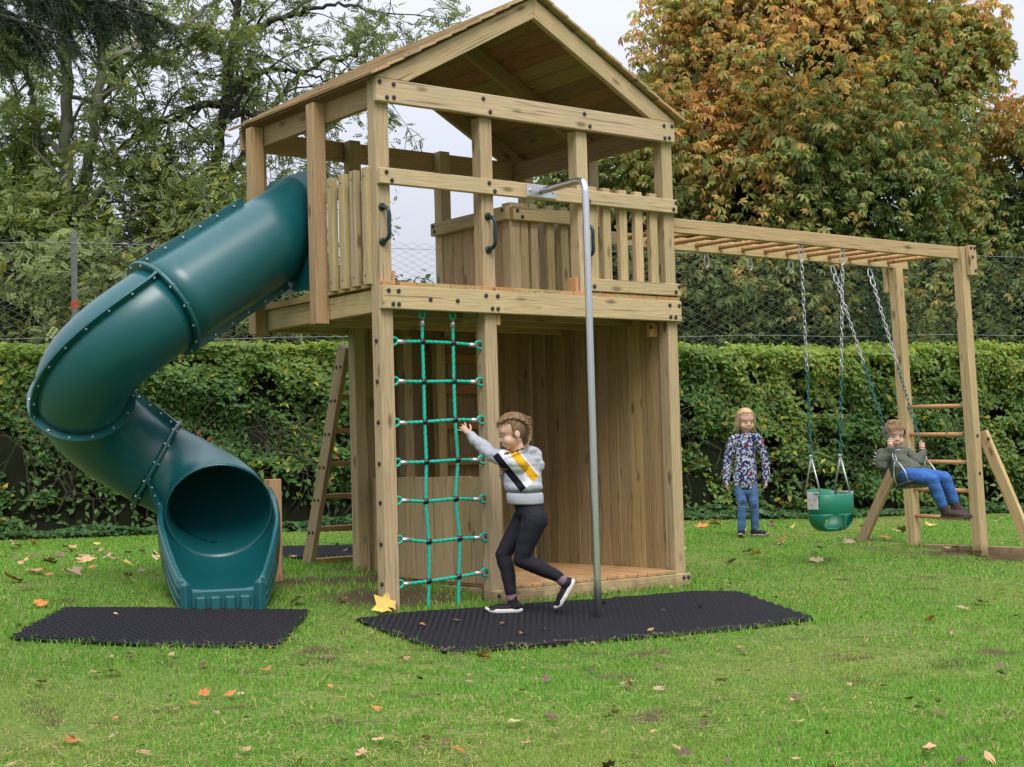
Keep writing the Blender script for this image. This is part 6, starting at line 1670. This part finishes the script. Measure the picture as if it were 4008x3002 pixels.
dn = N(nt, 'ShaderNodeVectorMath', operation='DOT_PRODUCT'); dn.inputs[1].default_value = tuple(n_dir); L.new(geo.outputs['Object'], dn.inputs[0])
dt = N(nt, 'ShaderNodeVectorMath', operation='DOT_PRODUCT'); dt.inputs[1].default_value = tuple(t_dir); L.new(geo.outputs['Object'], dt.inputs[0])
sb = N(nt, 'ShaderNodeMath', operation='SUBTRACT', i_1=float(p0 @ n_dir)); L.new(dn.outputs['Value'], sb.inputs[0])
tb = N(nt, 'ShaderNodeMath', operation='SUBTRACT', i_1=float(p0 @ t_dir)); L.new(dt.outputs['Value'], tb.inputs[0])
mr = N(nt, 'ShaderNodeMapRange'); mr.inputs[1].default_value = -0.20; mr.inputs[2].default_value = 0.10; L.new(sb.outputs[0], mr.inputs[0])
rp = N(nt, 'ShaderNodeValToRGB'); rp.color_ramp.interpolation = 'CONSTANT'; e = rp.color_ramp.elements
def pos_(v): return (v + 0.20) / 0.30
e[0].position = 0; e[0].color = (0, 0, 0, 0); e[1].position = pos_(-0.128); e[1].color = (0.014, 0.013, 0.02, 1)
for v, cc in ((-0.083, (0.66, 0.66, 0.72, 1)), (-0.030, (0.62, 0.33, 0.02, 1)), (0.022, (0.66, 0.66, 0.72, 1)), (0.030, (0, 0, 0, 0))):
    x = e.new(pos_(v)); x.color = cc
L.new(mr.outputs[0], rp.inputs[0])
rng1 = N(nt, 'ShaderNodeMath', operation='LESS_THAN', i_1=0.150); L.new(tb.outputs[0], rng1.inputs[0])
rng2 = N(nt, 'ShaderNodeMath', operation='GREATER_THAN', i_1=-0.13); L.new(tb.outputs[0], rng2.inputs[0])
r3 = N(nt, 'ShaderNodeMath', operation='MULTIPLY'); L.new(rng1.outputs[0], r3.inputs[0]); L.new(rng2.outputs[0], r3.inputs[1])
r4 = N(nt, 'ShaderNodeMath', operation='MULTIPLY'); L.new(r3.outputs[0], r4.inputs[0]); L.new(rp.outputs['Alpha'], r4.inputs[1])
mm = N(nt, 'ShaderNodeMix', data_type='RGBA'); L.new(r4.outputs[0], mm.inputs[0]); L.new(base.outputs[0], mm.inputs[6]); L.new(rp.outputs['Color'], mm.inputs[7]); L.new(mm.outputs[2], b.inputs['Base Color'])
b.inputs['Roughness'].default_value = 0.95; b.inputs['Specular IOR Level'].default_value = 0.1
RIB = cloth('hoodie_rib', (0.40, 0.41, 0.46), 0.95, 0.12, 200)
def band(name, rows, mat, parent, seg=60, rib=0.0018):
    """open knitted band: rows of (centre, half width across the view, half depth)"""
    V, F = [], []
    for c_, a_, b_ in rows:
        for j in range(seg):
            q = 2 * math.pi * j / seg; k = 1 + rib / a_ * (1 if j % 2 else -1)
            V.append(np.array(c_) + CAM_R * a_ * k * math.cos(q) + CAM_F * b_ * k * math.sin(q))
    for i in range(len(rows) - 1):
        for j in range(seg): F.append((i * seg + j, i * seg + (j + 1) % seg, (i + 1) * seg + (j + 1) % seg, (i + 1) * seg + j))
    o = obj(name, mesh_np(name, V, F, True), mat, parent); m_ = o.modifiers.new('t', 'SOLIDIFY'); m_.thickness = 0.006
    return o
band('hem_band', [(J(2054, 1928), 0.104, 0.088), (J(2054, 1934), 0.110, 0.092), (J(2055, 1950), 0.111, 0.092), (J(2057, 1966), 0.109, 0.091), (J(2058, 1970), 0.104, 0.087)], RIB, hood)
LEGG = cloth('black_leggings', (0.016, 0.016, 0.022), 0.75, 0.12, 90)
sculpt('leggings', [ell_np(J(2075, 2000), (0.092, 0.092, 0.085)), ell_np(J(2100, 2035), (0.072, 0.085, 0.075)), cone_np(hipn, 0.083, J(2062, 2120, -0.06), 0.066), cone_np(J(2062, 2120, -0.06), 0.066, knn, 0.052), cone_np(knn, 0.052, J(2110, 2222, -0.05), 0.050), cone_np(J(2110, 2222, -0.05), 0.050, J(2188, 2258, -0.04), 0.036),
     cone_np(hipf, 0.080, J(2008, 2105, 0.055), 0.062), cone_np(J(2008, 2105, 0.055), 0.062, knf, 0.051), cone_np(knf, 0.051, J(1988, 2240, 0.04), 0.049), cone_np(J(1988, 2240, 0.04), 0.049, J(1999, 2318, 0.02), 0.037), cone_np(J(2062, 1962), 0.085, J(2068, 1990), 0.086, 18)], LEGG, g1, 0.0065, 4, noise=0.003)
SHOEB = cloth('black_trainer_mesh', (0.013, 0.013, 0.017), 0.6, 0.2, 150); SOLEW = plain('white_sole', (0.66, 0.64, 0.60), 0.55)
SOCK = cloth('striped_sock', (0.20, 0.12, 0.15), 0.9, 0.5, 60)
fx = lambda x, y, dd: J(x, y, dd)
hl = fx(2040, 2394, 0.02); te = fx(1905, 2397, 0.0)
shoe('shoe', hl, te, (0, 0, 1), g1, SHOEB, SOLEW, 0.062, 0.037, 0.03, 0.022, ankle=J(2004, 2338, 0.02))
hl = fx(2250, 2275, -0.04); te = fx(2188, 2384, -0.04)
shoe('shoe', hl, te, -CAM_R * 0.9 + CAM_U * -0.0 - np.array((0, 0, 0.5)) * 0.5, g1, SHOEB, SOLEW, 0.062, 0.037, 0.03, 0.022, ankle=J(2203, 2272, -0.04))
V, F = cone_np(J(2000, 2318, 0.02), 0.032, J(2003, 2342, 0.02), 0.035); obj('sock', mesh_np('sock', V, F, True), SOCK, g1)
V, F = cone_np(J(2184, 2257, -0.04), 0.034, J(2206, 2276, -0.04), 0.036); obj('sock', mesh_np('sock', V, F, True), SOCK, g1)

# ---------------- girl standing by the hedge
D0 = 14.95
g2b = at(2920, 2100, D0)
g2 = thing('person', 'fair-haired child in floral top and blue jeans standing in front of the hedge', 'person', (g2b[0], g2b[1], 0.12))
hd = J(2919, 1646); fwd = -CAM_F * 0.93 + CAM_R * 0.24 + np.array((0, 0, -0.10)); Rh = hframe(fwd, (0, 0, 1)); HS = 1.10
sl, sr = J(2872, 1722), J(2962, 1716)
el_, er = J(2848, 1800, 0.02), J(2995, 1800, 0.02); wl_, wr = J(2843, 1880, -0.02), J(2998, 1880, -0.02)
hl_, hr_ = J(2893, 1905, 0.0), J(2943, 1905, 0.0); kl, kr = J(2905, 1972, -0.03), J(2952, 1984, -0.02); al, ar = J(2902, 2074, 0.0), J(2955, 2068, 0.03)
pl_, pr_ = J(2843, 1902, -0.03), J(2997, 1900, -0.03)
bp_ = head_parts(hd, Rh, HS) + [cone_np(J(2917, 1725), 0.040, J(2918, 1690), 0.037), ell_np(J(2917, 1785), (0.058, 0.058, 0.14)), ell_np(J(2918, 1885), (0.065, 0.06, 0.06)),
     cone_np(sl, 0.034, el_, 0.028), cone_np(el_, 0.028, wl_, 0.021), cone_np(wl_, 0.021, pl_, 0.022, flat=0.6), cone_np(sr, 0.034, er, 0.028), cone_np(er, 0.028, wr, 0.021), cone_np(wr, 0.021, pr_, 0.022, flat=0.6),
     cone_np(hl_, 0.045, kl, 0.034), cone_np(kl, 0.034, al, 0.027), cone_np(hr_, 0.045, kr, 0.034), cone_np(kr, 0.034, ar, 0.027)]
fg = fingers(wl_, pl_, CAM_F, CAM_R * 0.5, (0.04, 0.046, 0.044, 0.036)) + fingers(wr, pr_, CAM_F, -CAM_R * 0.7, (0.04, 0.046, 0.044, 0.036))
sculpt('body', bp_, SKIN, g2, 0.007, 4, fg)
HAIR2 = cloth('fair_hair', (0.52, 0.38, 0.21), 0.55, 0.3, 130, 0.5)
face(hd, Rh, HS, g2, HAIR2, (0.002, -0.002))
hair_cap(hd, Rh, HS, HAIR2, g2, low=-0.075, grow_=1.02, side=0.0, line=0.078)
strands(hd, Rh, HS, 300, HAIR2, g2, 5, lambda r: scalp(r, -0.03), lambda p, r: (p[0] * 1.5, -0.9, -0.1), 0.04, 0.0028, curl=0.15)
strands(hd, Rh, HS, 130, HAIR2, g2, 6, lambda r: (r.choice((-1, 1)) * r.uniform(0.066, 0.080), r.uniform(-0.05, 0.030), r.uniform(-0.02, 0.06)), lambda p, r: (np.sign(p[0]) * 0.06, -0.12, -1), 0.10, 0.0022, 'side_locks', 0.55)
# floral jersey
m, nt, b, out = new_mat('navy_floral_jersey'); L = nt.links
tc = N(nt, 'ShaderNodeTexCoord')
v1_ = N(nt, 'ShaderNodeTexVoronoi'); v1_.inputs['Scale'].default_value = 54; v1_.inputs['Randomness'].default_value = 1; L.new(tc.outputs['Object'], v1_.inputs['Vector'])
v2_ = N(nt, 'ShaderNodeTexVoronoi'); v2_.inputs['Scale'].default_value = 10; L.new(tc.outputs['Object'], v2_.inputs['Vector'])
fl = N(nt, 'ShaderNodeMapRange'); fl.inputs[1].default_value = 0.62; fl.inputs[2].default_value = 0.45; L.new(v1_.outputs['Distance'], fl.inputs[0])
hs = N(nt, 'ShaderNodeSeparateColor'); L.new(v1_.outputs['Color'], hs.inputs[0])
fc = N(nt, 'ShaderNodeValToRGB'); fc.color_ramp.interpolation = 'CONSTANT'; e = fc.color_ramp.elements
e[0].position = 0; e[0].color = (0.50, 0.52, 0.62, 1); e[1].position = 0.45; e[1].color = (0.30, 0.33, 0.48, 1)
for p_, cc in ((0.62, (0.04, 0.05, 0.13, 1)), (0.88, (0.45, 0.27, 0.30, 1)), (0.94, (0.55, 0.54, 0.55, 1))):
    x = e.new(p_); x.color = cc
L.new(hs.outputs[0], fc.inputs[0])
m1 = N(nt, 'ShaderNodeMix', data_type='RGBA'); m1.inputs[6].default_value = (0.030, 0.034, 0.095, 1); L.new(fl.outputs[0], m1.inputs[0]); L.new(fc.outputs[0], m1.inputs[7])
rd = N(nt, 'ShaderNodeMath', operation='LESS_THAN', i_1=0.17); L.new(v2_.outputs['Distance'], rd.inputs[0])
m2 = N(nt, 'ShaderNodeMix', data_type='RGBA'); m2.inputs[7].default_value = (0.36, 0.02, 0.03, 1); L.new(rd.outputs[0], m2.inputs[0]); L.new(m1.outputs[2], m2.inputs[6]); L.new(m2.outputs[2], b.inputs['Base Color'])
b.inputs['Roughness'].default_value = 0.9; b.inputs['Specular IOR Level'].default_value = 0.1
FLORAL = m
sculpt('floral_top', [cone_np(J(2917, 1730), 0.085, J(2916, 1870), 0.118, 18, 0.75, CAM_F), cone_np(J(2916, 1872), 0.120, J(2915, 1888), 0.118, 18, 0.75, CAM_F), cone_np(sl, 0.052, el_, 0.045), cone_np(el_, 0.045, J(2843, 1872, -0.02), 0.037), cone_np(J(2843, 1878, -0.02), 0.034, J(2843, 1888, -0.02), 0.034), cone_np(sr, 0.052, er, 0.045), cone_np(er, 0.045, J(2998, 1868, -0.02), 0.037), cone_np(J(2998, 1874, -0.02), 0.034, J(2998, 1884, -0.02), 0.034),
     cone_np(J(2890, 1718), 0.055, J(2946, 1714), 0.055), cone_np(J(2917, 1712), 0.058, J(2917, 1700), 0.048)], FLORAL, g2, 0.0075, 3, noise=0.010)
JEAN = cloth('blue_jeans', (0.085, 0.165, 0.34), 0.85, 0.25, 35)
jn = sculpt('jeans', [cone_np(J(2917, 1880), 0.092, J(2918, 1912), 0.088, 18, 0.8, CAM_F), cone_np(hl_, 0.060, kl, 0.046), cone_np(kl, 0.046, J(2902, 2066), 0.040), cone_np(hr_, 0.058, kr, 0.046), cone_np(kr, 0.046, J(2955, 2062, 0.03), 0.040)], JEAN, g2, 0.006, 3, noise=0.006)
PATCH = cloth('dark_knee_patch', (0.045, 0.075, 0.14), 0.9, 0.6, 90)
for (q, s) in ((J(2908, 1966, -0.070), 0.026), (J(2953, 1980, -0.060), 0.026)):
    V, F = ell_np(q, (s, s * 0.28, s * 1.15), hframe(-CAM_F, (0, 0, 1))); o = obj('knee_patch', mesh_np('knee_patch', V, F, True), PATCH, jn)
SHOEP = cloth('black_pink_trainer', (0.02, 0.018, 0.022), 0.6, 0.2, 150); SOLEP = plain('pale_sole', (0.45, 0.33, 0.31), 0.6); LACE = cloth('pink_laces', (0.50, 0.33, 0.33))
gq = lambda x, y, dd=0.0: J(x, y, dd)
h0 = gq(2904, 2098, 0.10); t0 = gq(2898, 2110, -0.11); zf = min(h0[2], t0[2]); gzz = float(gz(h0[0], h0[1])) + 0.012
shoe('shoe', (h0[0], h0[1], gzz), (t0[0], t0[1], gzz), (0, 0, 1), g2, SHOEP, SOLEP, 0.058, 0.038, 0.03, 0.014, ankle=J(2902, 2074, 0.02))
h0 = gq(2940, 2096, 0.06); t0 = gq(3008, 2100, -0.06)
shoe('shoe', (h0[0], h0[1], gzz), (t0[0], t0[1], gzz), (0, 0, 1), g2, SHOEP, SOLEP, 0.058, 0.038, 0.03, 0.014, ankle=J(2955, 2070, 0.04))

# ---------------- boy on the flat swing
D0 = 13.2
by = thing('person', 'child in olive sweatshirt and blue trousers sitting on the flat swing holding its chains', 'person', tuple(SEATC + np.array((0, 0, 0.02))))
hd = J(3502, 1700, 0.06); fwd = -CAM_F * 0.97 + CAM_R * 0.05 + np.array((0, 0, -0.10)); Rh = hframe(fwd, np.array((0, 0, 1.0)) + CAM_R * 0.03); HS = 1.13
def on_chain(k, py):
    xt = (5.286, 5.792)[k]; foot = SEATC + sx_ * (-1, 1)[k] * 0.205; top = np.array((xt, 0.86, 2.60)); low = foot + sz_ * 0.24
    best = None
    for t in np.linspace(0, 1, 300):
        q = top + (low - top) * t; r_ = q - CAM_POS; y = 1501 - FPX * (r_ @ CAM_U) / (r_ @ CAM_F)
        if best is None or abs(y - py) < best[0]: best = (abs(y - py), q)
    return best[1]
hL, hR = on_chain(0, 1738), on_chain(1, 1748)
hipc = SEATC + sz_ * 0.09 + sy_ * 0.03
sL, sR = J(3456, 1778, 0.0), J(3554, 1776, 0.16)
eL, eR = J(3450, 1818, -0.06), J(3594, 1808, 0.10)
wL, wR = hL + np.array((0, 0, -0.045)) + toward * 0.01, hR + np.array((0, 0, -0.045)) + CAM_R * 0.015
hpL, hpR = hipc - sx_ * 0.062, hipc + sx_ * 0.062
kL, kR = J(3648, 1876, -0.32), J(3697, 1870, -0.20)
aL, aR = J(3690, 1985, -0.30), J(3735, 1968, -0.18)
bp_ = head_parts(hd, Rh, HS) + [cone_np(J(3506, 1775, 0.06), 0.040, J(3504, 1745, 0.06), 0.037), cone_np(J(3508, 1805, 0.08), 0.062, hipc, 0.07),
     cone_np(sL, 0.034, eL, 0.028), cone_np(eL, 0.028, wL, 0.021), cone_np(sR, 0.034, eR, 0.028), cone_np(eR, 0.028, wR, 0.021), ell_np(hL + toward * 0.010, (0.026, 0.026, 0.030)), ell_np(hR + toward * 0.008, (0.026, 0.026, 0.030)),
     cone_np(hpL, 0.06, kL, 0.042), cone_np(kL, 0.042, aL, 0.03), cone_np(hpR, 0.06, kR, 0.042), cone_np(kR, 0.042, aR, 0.03)]
fg = []
for hnd in (hL, hR):                                              # fingers wrapped round the chain, one above the other
    for k in range(4):
        z_ = 0.026 - 0.0155 * k; r_ = 0.023; P = []
        for a_ in np.linspace(-0.6, 2.7, 5): P.append(hnd + np.array((0, 0, z_)) + (toward * math.sin(a_) + CAM_R * math.cos(a_)) * r_)
        fg.append(tube_np(P, np.array((0.0078, 0.0082, 0.008, 0.0075, 0.006)), 8))
    fg.append(cone_np(hnd + np.array((0, 0, 0.02)) - CAM_R * 0.018, 0.009, hnd + np.array((0, 0, 0.044)) + toward * 0.018 - CAM_R * 0.004, 0.007, 8))
sculpt('body', bp_, SKIN, by, 0.007, 4, fg)
HAIR3 = cloth('sandy_hair', (0.30, 0.195, 0.105), 0.6, 0.35, 130, 0.5)
face(hd, Rh, HS, by, HAIR3)
hair_cap(hd, Rh, HS, HAIR3, by, low=-0.03, grow_=1.02, side=0.012, line=0.066)
strands(hd, Rh, HS, 900, HAIR3, by, 8, lambda r: scalp(r, -0.01), lambda p, r: (p[0] * 4 + 0.25, 0.55, -0.25 if p[2] < 0.09 else 0.1), 0.036, 0.0024, curl=0.14)
strands(hd, Rh, HS, 150, HAIR3, by, 9, lambda r: (r.uniform(-0.062, 0.062), 0.060 - 0.0 * r.random(), 0.078), lambda p, r: (0.35, 0.45, -0.8), 0.030, 0.0024, 'fringe', 0.15)
OLV = cloth('olive_sweatshirt', (0.105, 0.115, 0.088), 0.95, 0.14, 45)
sw = sculpt('sweatshirt', [cone_np(J(3506, 1790, 0.07), 0.090, J(3530, 1835, 0.04), 0.108, 18), cone_np(J(3528, 1835, 0.04), 0.108, hipc + sz_ * 0.04 + sy_ * 0.01, 0.106, 18), cone_np(sL, 0.056, eL, 0.052), cone_np(eL, 0.052, wL, 0.034), cone_np(sR, 0.054, eR, 0.046), cone_np(eR, 0.046, wR, 0.033), cone_np(J(3478, 1770, 0.03), 0.05, J(3538, 1768, 0.11), 0.05), cone_np(J(3505, 1775, 0.07), 0.06, J(3505, 1762, 0.07), 0.052)], OLV, by, 0.007, 3, noise=0.012)
LAV = cloth('lavender_collar', (0.36, 0.36, 0.52)); V, F = ell_np(J(3507, 1762, 0.045), (0.050, 0.045, 0.012)); obj('collar', mesh_np('collar', V, F, True), LAV, sw)
for k in range(4):                                                # grey felt spikes down the back of the sweatshirt
    q = J(3436 - 2 * k, 1778 + 13 * k, 0.10); V, F = cone_np(q, 0.014, q - CAM_R * 0.032 + np.array((0, 0, 0.012)), 0.003, 8, 0.4, CAM_F); obj('back_spike', mesh_np('back_spike', V, F, True), RIB, sw)
BJ = cloth('bright_blue_trousers', (0.045, 0.125, 0.36), 0.85, 0.25, 35)
sculpt('trousers', [ell_np(hipc, (0.115, 0.10, 0.085)), cone_np(hpL, 0.076, kL, 0.056), cone_np(kL, 0.056, J(3686, 1972, -0.30), 0.047), cone_np(hpR, 0.074, kR, 0.055), cone_np(kR, 0.055, J(3732, 1956, -0.18), 0.047)], BJ, by, 0.007, 3, noise=0.007)
BOOT = cloth('brown_boot_leather', (0.055, 0.034, 0.030), 0.6, 0.25, 60, 0.2); SOLEB = plain('black_boot_sole', (0.015, 0.014, 0.014), 0.6); LACE = cloth('brown_laces', (0.13, 0.075, 0.05))
shoe('boot', J(3684, 2024, -0.28), J(3786, 2030, -0.38), (0, 0, 1), by, BOOT, SOLEB, 0.078, 0.046, 0.03, 0.014, ankle=J(3692, 1984, -0.30))
shoe('boot', J(3728, 2014, -0.16), J(3800, 2034, -0.26), (0, 0, 1), by, BOOT, SOLEB, 0.078, 0.046, 0.03, 0.014, ankle=J(3736, 1968, -0.18))
